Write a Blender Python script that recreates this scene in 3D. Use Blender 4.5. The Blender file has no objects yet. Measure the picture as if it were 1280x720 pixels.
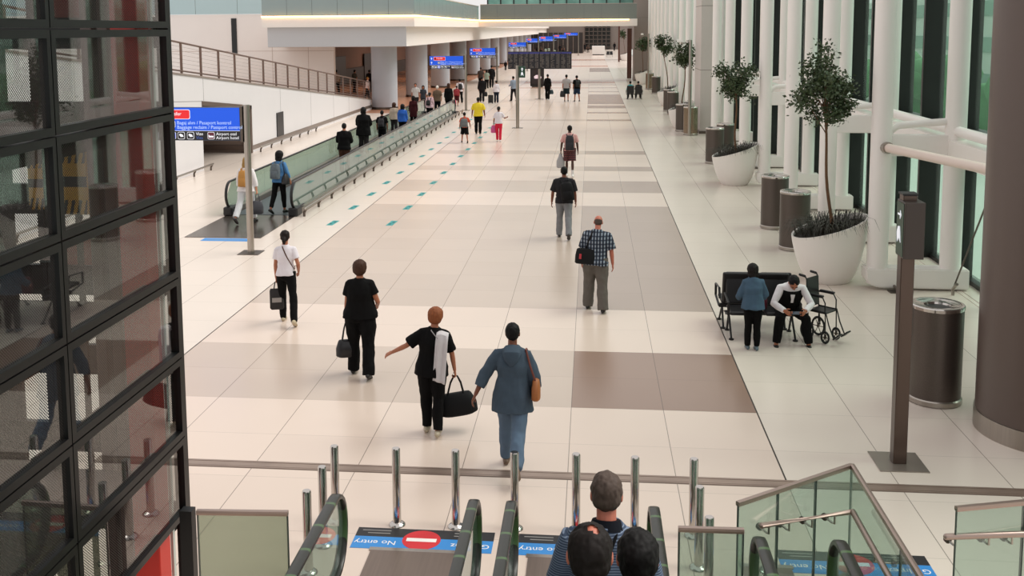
import bpy, bmesh, math, random
from mathutils import Vector as V, Matrix as M, noise
PI = math.pi
S = bpy.context.scene
C = S.collection
random.seed(7)
def srgb(c):
    if isinstance(c, str): c = [int(c[i:i+2], 16)/255 for i in (0, 2, 4)]
    return tuple((x/12.92 if x <= .04045 else ((x+.055)/1.055)**2.4) for x in c[:3]) + (1,)
# ---------------------------------------------------------------- camera
CAM = V((.247, -13.11, 4.96)); F = 1283.375; PX, PY = 609.87, 181.4; YAW, PITCH, ROLL = .101, .112, -.007
_cy, _sy = math.cos(YAW), math.sin(YAW)
FWD = V((-_sy*math.cos(PITCH), _cy*math.cos(PITCH), -math.sin(PITCH)))
_r = V((_cy, _sy, 0)); _u = _r.cross(FWD)
RGT = _r*math.cos(ROLL) + _u*math.sin(ROLL); UPV = -_r*math.sin(ROLL) + _u*math.cos(ROLL)
def ray(x, y): return (FWD + RGT*((x-PX)/F) - UPV*((y-PY)/F))
def G(x, y, z=0.0):                # point seen at a pixel on the horizontal plane z
    d = ray(x, y); return CAM + d*((z-CAM.z)/d.z)
def atX(x, y, X):
    d = ray(x, y); return CAM + d*((X-CAM.x)/d.x)
def atY(x, y, Y):
    d = ray(x, y); return CAM + d*((Y-CAM.y)/d.y)
def pix(p):
    d = V(p)-CAM; z = d.dot(FWD); return PX+F*d.dot(RGT)/z, PY-F*d.dot(UPV)/z
def hgt(p, ytop):                  # height above the floor point p of what shows at row ytop
    lo, hi = 0.0, 9.0
    for _ in range(40):
        m = (lo+hi)/2
        if pix((p[0], p[1], m))[1] > ytop: lo = m
        else: hi = m
    return lo
cd = bpy.data.cameras.new('camera'); cam = bpy.data.objects.new('camera', cd); C.objects.link(cam)
cd.sensor_width = 36; cd.lens = F/1280*36; cd.shift_x = (640-PX)/1280; cd.shift_y = -(360-PY)/1280
cd.clip_start = .1; cd.clip_end = 1500
cam.matrix_world = M((( RGT.x, UPV.x, -FWD.x, CAM.x), (RGT.y, UPV.y, -FWD.y, CAM.y), (RGT.z, UPV.z, -FWD.z, CAM.z), (0, 0, 0, 1)))
S.camera = cam
# ---------------------------------------------------------------- materials
_mats = {}
def mat(name, col, rough=.6, metal=0., spec=.5, noise_amt=.0, nscale=8., bump=0., emit=None, estr=0., alpha=1., trans=0., coat=0., col2=None, stretch=None, sheen=0.):
    if name in _mats: return _mats[name]
    m = bpy.data.materials.new(name); m.use_nodes = True; nt = m.node_tree; b = nt.nodes['Principled BSDF']
    c = srgb(col); b.inputs['Base Color'].default_value = c; b.inputs['Roughness'].default_value = rough
    b.inputs['Metallic'].default_value = metal; b.inputs['Specular IOR Level'].default_value = spec
    b.inputs['Alpha'].default_value = alpha; b.inputs['Transmission Weight'].default_value = trans
    b.inputs['Coat Weight'].default_value = coat; b.inputs['Sheen Weight'].default_value = sheen
    if emit: b.inputs['Emission Color'].default_value = srgb(emit); b.inputs['Emission Strength'].default_value = estr
    if noise_amt or bump or col2:
        tc = nt.nodes.new('ShaderNodeTexCoord'); n = nt.nodes.new('ShaderNodeTexNoise'); n.inputs['Scale'].default_value = nscale; n.inputs['Detail'].default_value = 4
        if stretch:
            mp = nt.nodes.new('ShaderNodeMapping'); mp.inputs['Scale'].default_value = stretch
            nt.links.new(tc.outputs['Object'], mp.inputs[0]); nt.links.new(mp.outputs[0], n.inputs['Vector'])
        else: nt.links.new(tc.outputs['Object'], n.inputs['Vector'])
        mx = nt.nodes.new('ShaderNodeMix'); mx.data_type = 'RGBA'
        k = noise_amt or .1
        c2 = srgb(col2) if col2 else tuple(max(0, x*(1-k*2)) for x in c[:3])+(1,)
        mx.inputs[6].default_value = c; mx.inputs[7].default_value = c2
        nt.links.new(n.outputs['Fac'], mx.inputs[0]); nt.links.new(mx.outputs[2], b.inputs['Base Color'])
        if bump:
            bp = nt.nodes.new('ShaderNodeBump'); bp.inputs['Strength'].default_value = bump; bp.inputs['Distance'].default_value = .01
            nt.links.new(n.outputs['Fac'], bp.inputs['Height']); nt.links.new(bp.outputs[0], b.inputs['Normal'])
    _mats[name] = m; return m
def mirror_factor(nt, add, closed=True, graze=.8):
    lw = nt.nodes.new('ShaderNodeLayerWeight'); lw.inputs[0].default_value = .5
    def mt(op, p, q):
        n = nt.nodes.new('ShaderNodeMath'); n.operation = op
        for i, v in enumerate((p, q)):
            if isinstance(v, (int, float)): n.inputs[i].default_value = v
            else: nt.links.new(v, n.inputs[i])
        return n.outputs[0]
    r = mt('ADD', mt('MULTIPLY', mt('POWER', lw.outputs['Facing'], 4.0), graze), .045+add)
    if closed:
        g = nt.nodes.new('ShaderNodeNewGeometry'); r = mt('MULTIPLY', r, mt('SUBTRACT', 1.0, g.outputs['Backfacing']))
    return r
def glassmat(name, col, tint=.85, gloss=.1, rough=.03, graze=.8):
    # thin architectural glass: tinted see-through plus mirror by angle
    if name in _mats: return _mats[name]
    m = bpy.data.materials.new(name); m.use_nodes = True; nt = m.node_tree; nt.nodes.clear()
    o = nt.nodes.new('ShaderNodeOutputMaterial'); t = nt.nodes.new('ShaderNodeBsdfTransparent'); g = nt.nodes.new('ShaderNodeBsdfGlossy'); d = nt.nodes.new('ShaderNodeBsdfDiffuse')
    c = srgb(col); t.inputs[0].default_value = tuple(x*tint for x in c[:3])+(1,); g.inputs['Roughness'].default_value = rough; g.inputs[0].default_value = (.9, .95, .95, 1); d.inputs[0].default_value = c
    a = mirror_factor(nt, gloss, True, graze)
    x1 = nt.nodes.new('ShaderNodeMixShader'); x1.inputs[0].default_value = .08; nt.links.new(t.outputs[0], x1.inputs[1]); nt.links.new(d.outputs[0], x1.inputs[2])
    x2 = nt.nodes.new('ShaderNodeMixShader'); nt.links.new(a, x2.inputs[0]); nt.links.new(x1.outputs[0], x2.inputs[1]); nt.links.new(g.outputs[0], x2.inputs[2])
    nt.links.new(x2.outputs[0], o.inputs[0]); _mats[name] = m; return m
STEEL = mat('brushed_steel', 'b4aca4', .28, 1., nscale=30, noise_amt=.12, stretch=(1, 1, .05))
CHROME = mat('polished_steel', 'c9c4c0', .14, 1.)
DARKSTEEL = mat('dark_steel', '6e655e', .33, 1., noise_amt=.15, nscale=20)
BLACK = mat('black_plastic', '121113', .45)
RUBBER = mat('black_rubber', '151515', .55, nscale=60, noise_amt=.2)
WHITE = mat('white_enamel', 'f3eeea', .35, noise_amt=.02, nscale=3)
GLASS = glassmat('clear_green_glass', 'e2efe8', .93, .04)
# ---------------------------------------------------------------- mesh helpers
def box(bm, lo, hi, bev=0, mtx=None):
    r = bmesh.ops.create_cube(bm, size=1.0); vs = r['verts']
    lo, hi = V(lo), V(hi); c = (lo+hi)/2; d = hi-lo
    for v in vs: v.co = V((v.co.x*d.x, v.co.y*d.y, v.co.z*d.z))+c
    if bev:
        es = list({e for v in vs for e in v.link_edges})
        r2 = bmesh.ops.bevel(bm, geom=es, offset=bev, segments=2, affect='EDGES', profile=.5); vs = list({v for f in r2['faces'] for v in f.verts} | {v for v in vs if v.is_valid})
    if mtx is not None:
        for v in vs: v.co = mtx @ v.co
    return vs
def frames(pts, ref):
    out = []; n = len(pts)
    for i in range(n):
        t = (pts[min(i+1, n-1)]-pts[max(i-1, 0)])
        t = t.normalized() if t.length > 1e-9 else V((0, 0, 1))
        s = ref - t*ref.dot(t)
        if s.length < 1e-3: s = V((0, 1, 0)) - t*t.y
        s.normalize(); out.append((t, s, t.cross(s)))
    return out
def tube(bm, pts, rad, n=10, ref=V((1, 0, 0)), cap='flat', closed=False, sup=0):
    pts = [V(p) for p in pts]; m = len(pts)
    if not isinstance(rad, (list, tuple)): rad = [rad]*m
    rad = [(r, r) if not isinstance(r, (list, tuple)) else r for r in rad]
    if cap == 'round':
        fr0 = (pts[0]-pts[1]).normalized(); fr1 = (pts[-1]-pts[-2]).normalized(); a, b = rad[0], rad[-1]
        pts = [pts[0]+fr0*(min(a)*.85), pts[0]+fr0*(min(a)*.5)]+pts+[pts[-1]+fr1*(min(b)*.5), pts[-1]+fr1*(min(b)*.85)]
        rad = [(a[0]*.45, a[1]*.45), (a[0]*.85, a[1]*.85)]+list(rad)+[(b[0]*.85, b[1]*.85), (b[0]*.45, b[1]*.45)]; m += 4
    if closed:
        fr = []
        for i in range(m):
            t = (pts[(i+1) % m]-pts[i-1]).normalized(); s = ref-t*ref.dot(t); s = s.normalized() if s.length > 1e-3 else V((0, 1, 0)); fr.append((t, s, t.cross(s)))
    else: fr = frames(pts, ref)
    rings = []
    for p, r, (t, s, u) in zip(pts, rad, fr):
        ring = []
        for k in range(n):
            a = 2*PI*k/n; ca, sa = math.cos(a), math.sin(a)
            if sup:
                e = 2/sup; ca = math.copysign(abs(ca)**e, ca); sa = math.copysign(abs(sa)**e, sa)
            ring.append(bm.verts.new(p+s*(r[0]*ca)+u*(r[1]*sa)))
        rings.append(ring)
    for i in range(m if closed else m-1):
        A, B = rings[i], rings[(i+1) % m]
        for k in range(n): bm.faces.new((A[k], A[(k+1) % n], B[(k+1) % n], B[k]))
    if not closed:
        bm.faces.new(rings[0][::-1]); bm.faces.new(rings[-1])
    return rings
def lathe(bm, prof, c=(0, 0, 0), n=32, sx=1, sy=1):
    c = V(c); rings = []
    for r, z in prof: rings.append([bm.verts.new(c+V((r*sx*math.cos(2*PI*k/n), r*sy*math.sin(2*PI*k/n), z))) for k in range(n)])
    for A, B in zip(rings, rings[1:]):
        for k in range(n): bm.faces.new((A[k], A[(k+1) % n], B[(k+1) % n], B[k]))
    if prof[0][0] > 1e-4: bm.faces.new(rings[0][::-1])
    if prof[-1][0] > 1e-4: bm.faces.new(rings[-1])
def ell(bm, c, r, mtx=None, sub=3):
    vs = bmesh.ops.create_icosphere(bm, subdivisions=sub, radius=1)['verts']
    for v in vs:
        v.co = V((v.co.x*r[0], v.co.y*r[1], v.co.z*r[2]))
        if mtx is not None: v.co = mtx @ v.co
        v.co += V(c)
def quad(bm, a, b, c, d): return bm.faces.new([bm.verts.new(V(p)) for p in (a, b, c, d)])
def prism(bm, poly, h0, h1, axis='z'):
    # poly of 2D points extruded between h0 and h1 along axis
    def P(p, h): return {'z': V((p[0], p[1], h)), 'x': V((h, p[0], p[1])), 'y': V((p[0], h, p[1]))}[axis]
    A = [bm.verts.new(P(p, h0)) for p in poly]; B = [bm.verts.new(P(p, h1)) for p in poly]; n = len(poly)
    bm.faces.new(A[::-1]); bm.faces.new(B)
    for k in range(n): bm.faces.new((A[k], A[(k+1) % n], B[(k+1) % n], B[k]))
def finish(bm, smooth=False):
    bmesh.ops.recalc_face_normals(bm, faces=bm.faces)
    if smooth:
        for f in bm.faces: f.smooth = True
        for e in bm.edges:
            if len(e.link_faces) == 2 and e.calc_face_angle(0) > .7: e.smooth = False
def obj(name, bm, m, parent=None, smooth=False, norm=True):
    if norm: finish(bm, smooth)
    me = bpy.data.meshes.new(name); bm.to_mesh(me); bm.free()
    ms = m if isinstance(m, (list, tuple)) else [m]
    for q in ms: me.materials.append(q)
    o = bpy.data.objects.new(name, me); C.objects.link(o)
    if parent: o.parent = parent
    return o
def tag(o, label, cat, group=None, kind=None):
    o['label'] = label; o['category'] = cat
    if group: o['group'] = group
    if kind: o['kind'] = kind
    return o
def thing(name, label, cat, loc=(0, 0, 0), rz=0, group=None):
    o = bpy.data.objects.new(name, None); C.objects.link(o); o.empty_display_size = .2
    o.location = loc; o.rotation_euler = (0, 0, rz); return tag(o, label, cat, group)
def struct(name, bm, m, parent=None, smooth=False):
    o = obj(name, bm, m, parent, smooth)
    if not parent: o['kind'] = 'structure'
    return o
def copy_tree(o, parent=None, mats=None):
    c = o.copy(); C.objects.link(c); c.parent = parent
    for ch in [q for q in bpy.data.objects if q.parent == o]: copy_tree(ch, c)
    return c
def nb(): return bmesh.new()
def B(lo, hi, bev=0):
    bm = nb(); box(bm, lo, hi, bev); return bm
def text_mesh(s, size, m, parent, mtx, name='lettering', ext=.002, bold=False, align='LEFT'):
    cu = bpy.data.curves.new('t', 'FONT'); cu.body = s; cu.size = size; cu.extrude = ext; cu.resolution_u = 3; cu.align_x = align
    if bold: cu.offset = size*.018
    t = bpy.data.objects.new('t', cu); C.objects.link(t); bpy.context.view_layer.update()
    me = bpy.data.meshes.new_from_object(t.evaluated_get(bpy.context.evaluated_depsgraph_get()))
    bpy.data.objects.remove(t); bpy.data.curves.remove(cu)
    me.name = name; me.transform(mtx); me.materials.clear(); me.materials.append(m)
    o = bpy.data.objects.new(name, me); C.objects.link(o); o.parent = parent
    return o
def voxel(bm, size, smooth=2, fac=.5):
    bmesh.ops.recalc_face_normals(bm, faces=bm.faces)
    me = bpy.data.meshes.new('v'); bm.to_mesh(me); bm.free(); o = bpy.data.objects.new('v', me); C.objects.link(o)
    md = o.modifiers.new('r', 'REMESH'); md.mode = 'VOXEL'; md.voxel_size = size; md.use_smooth_shade = True
    if smooth: ms = o.modifiers.new('s', 'SMOOTH'); ms.factor = fac; ms.iterations = smooth
    bpy.context.view_layer.update()
    r = bpy.data.meshes.new_from_object(o.evaluated_get(bpy.context.evaluated_depsgraph_get()))
    bpy.data.objects.remove(o); bpy.data.meshes.remove(me)
    for p in r.polygons: p.use_smooth = True
    return r
def mobj(name, me, m, parent=None):
    me.name = name; me.materials.clear(); me.materials.append(m)
    o = bpy.data.objects.new(name, me); C.objects.link(o)
    if parent: o.parent = parent
    return o
def wrinkle(me, amp, fr, seed):
    off = V((seed*3.1, seed*1.7, seed))
    n = len(me.vertices); co = [0.0]*(3*n); no = [0.0]*(3*n); me.vertices.foreach_get('co', co); me.vertices.foreach_get('normal', no); sx = off.x; nz = noise.noise
    for i in range(0, 3*n, 3):
        q = V((co[i]*fr, co[i+1]*fr, co[i+2]*fr*.55))+off; k = nz(q)*amp+nz(q*2.3)*amp*.5
        co[i] += no[i]*k; co[i+1] += no[i+1]*k; co[i+2] += no[i+2]*k
    me.vertices.foreach_set('co', co); me.update()
# ---------------------------------------------------------------- floor
def tilemat(name, col, k=.04):
    m = bpy.data.materials.new(name); m.use_nodes = True; nt = m.node_tree; b = nt.nodes['Principled BSDF']; L = nt.links.new
    b.inputs['Roughness'].default_value = .24; b.inputs['Specular IOR Level'].default_value = .5
    tc = nt.nodes.new('ShaderNodeTexCoord'); sp = nt.nodes.new('ShaderNodeSeparateXYZ'); L(tc.outputs['Object'], sp.inputs[0])
    def math_(op, a, v=None, w=None):
        n = nt.nodes.new('ShaderNodeMath'); n.operation = op
        for i, q in enumerate((a, v, w)):
            if q is None: continue
            if isinstance(q, (int, float)): n.inputs[i].default_value = q
            else: L(q, n.inputs[i])
        return n.outputs[0]
    def joint(ax, w):
        u = math_('DIVIDE', sp.outputs[ax], 1.2); d = math_('ABSOLUTE', math_('SUBTRACT', u, math_('ROUND', u)))
        return math_('LESS_THAN', d, w)
    jx = math_('MULTIPLY', joint(0, .0042), .62); jy = math_('MULTIPLY', joint(1, .003), .3)
    j = math_('MAXIMUM', jx, jy)
    # each slab a shade of its own
    cx = math_('FLOOR', math_('DIVIDE', sp.outputs[0], 1.2)); cy = math_('FLOOR', math_('DIVIDE', sp.outputs[1], 1.2))
    cb = nt.nodes.new('ShaderNodeCombineXYZ'); L(cx, cb.inputs[0]); L(cy, cb.inputs[1])
    wn = nt.nodes.new('ShaderNodeTexWhiteNoise'); L(cb.outputs[0], wn.inputs[0])
    no = nt.nodes.new('ShaderNodeTexNoise'); no.inputs['Scale'].default_value = .6; L(tc.outputs['Object'], no.inputs['Vector'])
    var = math_('ADD', math_('MULTIPLY', wn.outputs[0], k), math_('MULTIPLY', no.outputs[0], k*1.6))
    hs = nt.nodes.new('ShaderNodeHueSaturation'); hs.inputs['Color'].default_value = srgb(col); L(math_('SUBTRACT', 1.0+k*1.2, var), hs.inputs['Value'])
    mx = nt.nodes.new('ShaderNodeMix'); mx.data_type = 'RGBA'; L(j, mx.inputs[0]); L(hs.outputs[0], mx.inputs[6]); mx.inputs[7].default_value = srgb('4a3d36')
    L(mx.outputs[2], b.inputs['Base Color']); return m
T_CREAM = tilemat('tile_cream', 'dac7ba'); T_SIDE = tilemat('tile_ivory', 'ddd0c5', .03)
T_TAUPE = tilemat('tile_light_taupe', 'c3b1a4', .05); T_DARK = tilemat('tile_dark_taupe', '93796b', .05); T_MID = tilemat('tile_mid_taupe', 'a8968a', .04)
T_TAN = tilemat('tile_tan', 'b98365', .05)  # tan tone for the floor under the gallery and some cross bands
j12 = 1.2
bands = [(0, 2, 2, 1), (4, 13, 3, 1), (15, 17, 3, 1), (19, 20, 3, 1), (23, 24, 3, 1), (35.5, 36.3, 2, 1), (39.7, 40.5, 2, 0), (43, 45, 2, 0), (46, 54.5, 2, 0), (57, 57.7, 2, 0), (61.5, 62.2, 2, 4), (65.5, 66.2, 2, 0), (68, 71, 4, 4), (89, 99, 2, 0), (103, 106, 4, 4), (126, 130, 4, 4)]
ys = sorted({-12.0, 215.0} | {b for q in bands for b in q[:2]})
floor = nb()
mats_f = [T_CREAM, T_TAUPE, T_DARK, T_MID, T_TAN, T_SIDE]
def fq(x0, x1, y0, y1, mi):
    f = quad(floor, (x0*j12, y0*j12, 0), (x1*j12, y0*j12, 0), (x1*j12, y1*j12, 0), (x0*j12, y1*j12, 0)); f.material_index = mi
for a, b in zip(ys, ys[1:]):
    r = [q for q in bands if q[0] <= a and q[1] >= b]
    fq(-5, 0, a, b, r[0][3] if r else 0); fq(0, 2, a, b, r[0][2] if r else 0)
    fq(2, 6, a, b, 5); fq(-9.6, -5, a, b, 5)
    if a > 39: fq(-20, -9.6, a, b, 4)
    else: fq(-20, -9.6, a, b, 5)
bmesh.ops.remove_doubles(floor, verts=floor.verts, dist=1e-4)
for f in floor.faces:
    if f.normal.z < 0: f.normal_flip()
FL = obj('floor', floor, mats_f, norm=False); FL['kind'] = 'structure'
# dark expansion joints along the concourse and the ribbed metal strip across it
bm = nb()
for X in (2.4, -6.0): box(bm, (X-.009, -2.0, 0), (X+.009, 120, .0015))
struct('trim_1', bm, mat('joint_sealant', '3a302b', .7))
y0 = G(700, 590.5).y
bm = nb()
for a, b, h in ((-.17, -.145, .004), (-.135, -.035, .003), (-.025, 0, .004)): box(bm, (-5.5, y0+a, 0), (9, y0+b, h))
struct('trim_2', bm, mat('worn_bronze_strip', 'b09a8c', .35, .6, noise_amt=.2, nscale=3))
bm = nb(); box(bm, (-5.5, y0-.19, 0), (9, y0+.012, .0012)); struct('trim_3', bm, mat('joint_dark', '6b5a50', .6))
# ---------------------------------------------------------------- left: ramp wall, gallery
XR = -13.6
t0, t1 = atX(212, 92, XR), atX(462, 124.5, XR)
def rz(y): return t0.z+(t1.z-t0.z)*(y-t0.y)/(t1.y-t0.y)
WPAINT = mat('cool_white_panel', 'dcd9da', .45, noise_amt=.02, nscale=1.5); WWARM = mat('warm_white_plaster', 'f3e9e3', .6, noise_amt=.03, nscale=.7)
BRN = mat('brown_panel', '5f504a', .5, noise_amt=.06)
Ya, Yb = G(257, 213).y, G(317, 191).y
oa, ob = atX(254, 126, XR).z, atX(317, 131, XR).z
Ye = t1.y+.6
bm = nb()
def yzprism(b, poly, x0, x1): prism(b, poly, x0, x1, 'x')
yzprism(bm, [(5, 0), (Ya, 0), (Ya, rz(Ya)), (5, rz(5))], XR-.3, XR)
yzprism(bm, [(Ya, oa), (Yb, ob), (Yb, rz(Yb)), (Ya, rz(Ya))], XR-.3, XR)
yzprism(bm, [(Yb, 0), (Ye, 0), (Ye, max(.5, rz(Ye))), (Yb, rz(Yb))], XR-.3, XR)
WR = struct('wall_left', bm, WPAINT)
bm = nb()   # panel joints of the wall
for y in [Ya-9, Ya-4.5, Ya+.2, Yb+4, Yb+9, Yb+13.5, Yb+17]:
    lo = 0 if not (Ya < y < Yb) else oa
    box(bm, (XR-.002, y-.012, lo), (XR+.003, y+.012, rz(y)-.02))
yzprism(bm, [(5, rz(5)*.72), (Ya, oa), (Ya, oa-.02), (5, rz(5)*.72-.02)], XR-.002, XR+.003)
struct('trim_4', bm, mat('panel_gap', '8d8788', .8))
bm = nb()   # brown lining of the passage opening
yzprism(bm, [(Ya, oa-.16), (Yb, ob-.16), (Yb, ob), (Ya, oa)], XR-.32, XR+.03)
box(bm, (XR-.32, Yb-.16, 0), (XR+.03, Yb, ob)); struct('trim_5', bm, mat('bronze_lining', '6d5c53', .4, .3))
bm = nb(); box(bm, (-19, Yb+.02, 0), (XR-.3, Yb+.2, ob+.4)); struct('wall_passage', bm, mat('taupe_wall_panel', '8b7970', .5, noise_amt=.04))
bm = nb(); box(bm, (-19, 5, 0), (-18.8, Yb, 3)); box(bm, (-18.8, Ya-.2, 0), (XR-.3, Ya, oa)); struct('wall_passage_back', bm, mat('taupe_wall_panel', '8b7970'))
bm = nb(); box(bm, (-18.8, Yb-.06, .12), (XR-.35, Yb-.01, .3)); box(bm, (-16.2, Yb-.03, .3), (-16.17, Yb+.01, 2)); struct('baseboard_passage', bm, mat('bronze_lining', '6d5c53'))
bm = nb(); yzprism(bm, [(Ya-.5, oa+.02), (Yb, ob+.02), (Yb, ob+.2), (Ya-.5, oa+.2)], -19, XR-.3); struct('ceiling_passage', bm, BRN)
# the ramp deck behind the wall
bm = nb(); yzprism(bm, [(5, rz(5)-.35), (Ye+2, max(0, rz(Ye+2)-.35)), (Ye+2, max(.05, rz(Ye+2)-.12)), (5, rz(5)-.12)], XR-3.2, XR-.3); struct('floor_ramp', bm, mat('ramp_stone', 'c9b9ad', .4, noise_amt=.04))
bm = nb(); yzprism(bm, [(5, rz(5)), (Ye, rz(Ye)), (Ye, rz(Ye)+.06), (5, rz(5)+.06)], XR-.34, XR+.03); struct('trim_6', bm, mat('stone_coping', '8d8078', .5))
yzp = nb(); yzprism(yzp, [(Yb+.1, .12), (Ye, .12), (Ye, .3), (Yb+.1, .3)], XR, XR+.012); struct('baseboard_left', yzp, mat('steel_base', '9b8f88', .35, .7))
# black service panel on the ramp wall, slot window in the upper wall
p0, p1 = atX(346, 141, XR), atX(352.5, 169, XR)
bm = B((XR+.001, p0.y-.1, p1.z), (XR+.04, p1.y+.2, p0.z), .01)
pn = obj('service_panel', bm, mat('anthracite_panel', '2c2b2e', .35)); tag(pn, 'tall narrow black panel set in the white ramp wall', 'panel')
YW = 50.5
zg = atY(300, 18, YW).z
bm = nb(); box(bm, (-45, YW, 0), (atY(417, 60, YW).x, YW+.4, zg)); struct('wall_back_left', bm, WWARM)
a, b = atY(289, 23, YW), atY(297, 68, YW)
bm = B((a.x, YW-.05, b.z), (b.x, YW-.005, a.z)); struct('window_1', bm, mat('black_slot', '151414', .3))
bm = nb()
for z in (atY(300, 64, YW).z,): box(bm, (-45, YW-.008, z-.012), (-15.9, YW-.002, z+.012))
for xx in (385, 340): q = atY(xx, 50, YW); box(bm, (q.x-.012, YW-.008, 0), (q.x+.012, YW-.002, zg))
struct('trim_7', bm, mat('panel_gap2', 'c4aea2', .8))
# gallery
YG = 47.0
c1 = atY(508, 58, YG); c0 = atY(334, 33, YG); s1 = atY(519, 18.5, YG); s0 = atY(329, 18, YG); sb = atY(519, 33, YG).z
XBm, XSl, ZB, ZT = c1.x, s1.x, c1.z, s1.z
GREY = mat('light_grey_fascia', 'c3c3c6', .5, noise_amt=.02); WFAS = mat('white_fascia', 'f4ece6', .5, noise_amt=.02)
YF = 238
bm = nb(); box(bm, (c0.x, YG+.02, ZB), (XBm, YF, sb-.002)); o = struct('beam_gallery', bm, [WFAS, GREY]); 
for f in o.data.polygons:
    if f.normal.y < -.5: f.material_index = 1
bm = nb(); box(bm, (s0.x, YG-.35, sb), (XSl, YF, ZT)); struct('floor_gallery', bm, WFAS)
LED = mat('warm_led_strip', 'ffd9a0', .5, emit='ffc37a', estr=5.0)
BR0 = 82.0
bm = nb(); box(bm, (s0.x, YG-.42, ZT-.09), (XSl+.07, YG-.36, ZT-.02)); box(bm, (XSl+.005, YG-.36, ZT-.09), (XSl+.07, BR0-.4, ZT-.02))
box(bm, (XSl+.07, BR0-.46, atY(700, 25, BR0).z-.05), (3.6, BR0-.41, atY(700, 25, BR0).z+.03)); 
ls = obj('led_strip', bm, LED); tag(ls, 'warm glowing strip light along the gallery and bridge edge', 'light strip')
PAR = mat('grey_blue_glass', '94a4a5', .12, spec=.6, noise_amt=.05, nscale=.6); PARL = mat('pale_blue_glass', 'b9cfd2', .15, noise_amt=.05, nscale=.5)
def parapet(name, p, q, z0, h, n, m, label):
    t = thing(name, label, 'glass parapet', p); p, q = V(p), V(q); d = (q-p); L = d.length; d.normalize(); s = V((-d.y, d.x, 0))
    for i in range(n):
        a, b = d*(L*i/n+.012), d*(L*(i+1)/n-.012); bm = nb()
        prism(bm, [(a.x, a.y), (b.x, b.y), ((b+s*.03).x, (b+s*.03).y), ((a+s*.03).x, (a+s*.03).y)], z0, z0+h)
        obj('glass_pane', bm, m, t)
        if i: bm = nb(); q_ = d*(L*i/n)+s*.015; tube(bm, [q_+V((0, 0, z0)), q_+V((0, 0, z0+h))], .02, 6); obj('joint', bm, mat('parapet_joint', '5c6666', .5), t)
    bm = nb(); tube(bm, [V((0, 0, z0+h+.03)), d*L+V((0, 0, z0+h+.03))], .03, 8); obj('rail', bm, STEEL, t)
    return t
parapet('gallery_parapet', (s0.x, YG-.3, 0), (XSl, YG-.3, 0), ZT+.001, 1.2, 6, PAR, 'grey glass parapet of the gallery facing the camera at top left')
parapet('gallery_parapet', (XSl-.02, YG-.2, 0), (XSl-.02, BR0-.5, 0), ZT+.001, 1.2, 18, PAR, 'grey glass parapet of the gallery running away towards the bridge')
parapet('gallery_parapet', (-44, YW-.05, 0), (s0.x-.05, YW-.05, 0), zg+.02, 1.3, 9, PARL, 'pale blue glass parapet above the white wall at far top left')
zb0, zb1 = atY(700, 33, BR0).z, atY(700, 24, BR0).z
bm = nb(); box(bm, (XSl+.01, BR0-.4, zb0), (4.35, BR0+5, zb1)); struct('floor_bridge', bm, WFAS)
parapet('bridge_parapet', (XSl+.1, BR0-.35, 0), (4.3, BR0-.35, 0), zb1+.001, atY(700, 5.5, BR0).z-zb1, 9, mat('grey_green_glass', '7d8580', .12, noise_amt=.05), 'grey glass parapet of the bridge crossing the concourse')
# glazed wall above and beyond the bridge
bm = nb(); box(bm, (XSl, BR0+7, zb1), (5, BR0+7.1, zb1+5)); struct('window_2', bm, mat('teal_glass', '1f5a50', .1, noise_amt=.4, nscale=.8, col2='9ad0c2'))  # teal and pale mottling is glass reflection painted into the colour
bm = nb()
for k in range(12): box(bm, (XSl+k*1.3, BR0+6.9, zb1), (XSl+k*1.3+.12, BR0+7, zb1+5))
struct('trim_8', bm, BLACK)
# under the gallery
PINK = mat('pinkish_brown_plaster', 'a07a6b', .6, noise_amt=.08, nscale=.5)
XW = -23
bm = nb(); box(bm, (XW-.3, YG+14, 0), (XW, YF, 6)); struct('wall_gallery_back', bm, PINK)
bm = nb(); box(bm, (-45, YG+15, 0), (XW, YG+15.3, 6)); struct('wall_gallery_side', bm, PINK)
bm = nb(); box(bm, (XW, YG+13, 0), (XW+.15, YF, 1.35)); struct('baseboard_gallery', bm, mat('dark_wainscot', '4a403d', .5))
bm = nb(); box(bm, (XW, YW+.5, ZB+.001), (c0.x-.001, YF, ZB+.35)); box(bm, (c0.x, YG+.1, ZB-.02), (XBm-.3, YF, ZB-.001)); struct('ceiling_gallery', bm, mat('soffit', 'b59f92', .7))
# window-like doors in the back wall, dark openings
for k, (y, w) in enumerate(((66, 3), (78, 4), (90, 4), (102, 5), (118, 6), (136, 6))):
    bm = nb(); box(bm, (XW+.16, y, 0), (XW+.22, y+w, 2.6)); struct('door_%d' % (k+1), bm, mat('dark_opening', '2e2624', .4))
# round columns
COLM = mat('pale_blue_grey_column', 'b3b6be', .4, noise_amt=.02, nscale=2)
names = ['first', 'second', 'third', 'fourth', 'fifth', 'sixth', 'seventh', 'eighth', 'ninth', 'tenth', 'eleventh', 'twelfth', 'thirteenth', 'fourteenth', 'fifteenth', 'sixteenth', 'seventeenth', 'eighteenth', 'nineteenth', 'twentieth', 'twenty-first', 'twenty-second', 'twenty-third', 'twenty-fourth']
for k in range(15):
    y = 51.2+12.15*k
    t = thing('round_column', 'round grey column under the gallery, %s from the ramp end' % names[k], 'column', (-12.85, y, 0), 0, 'round columns under the gallery')
    bm = nb(); lathe(bm, [(.82, .14), (.82, ZB-.025)], n=40); obj('shaft', bm, COLM, t, True)
    bm = nb(); lathe(bm, [(.85, 0), (.85, .14), (.82, .145)], n=40); obj('base_ring', bm, DARKSTEEL, t, True)
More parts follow.
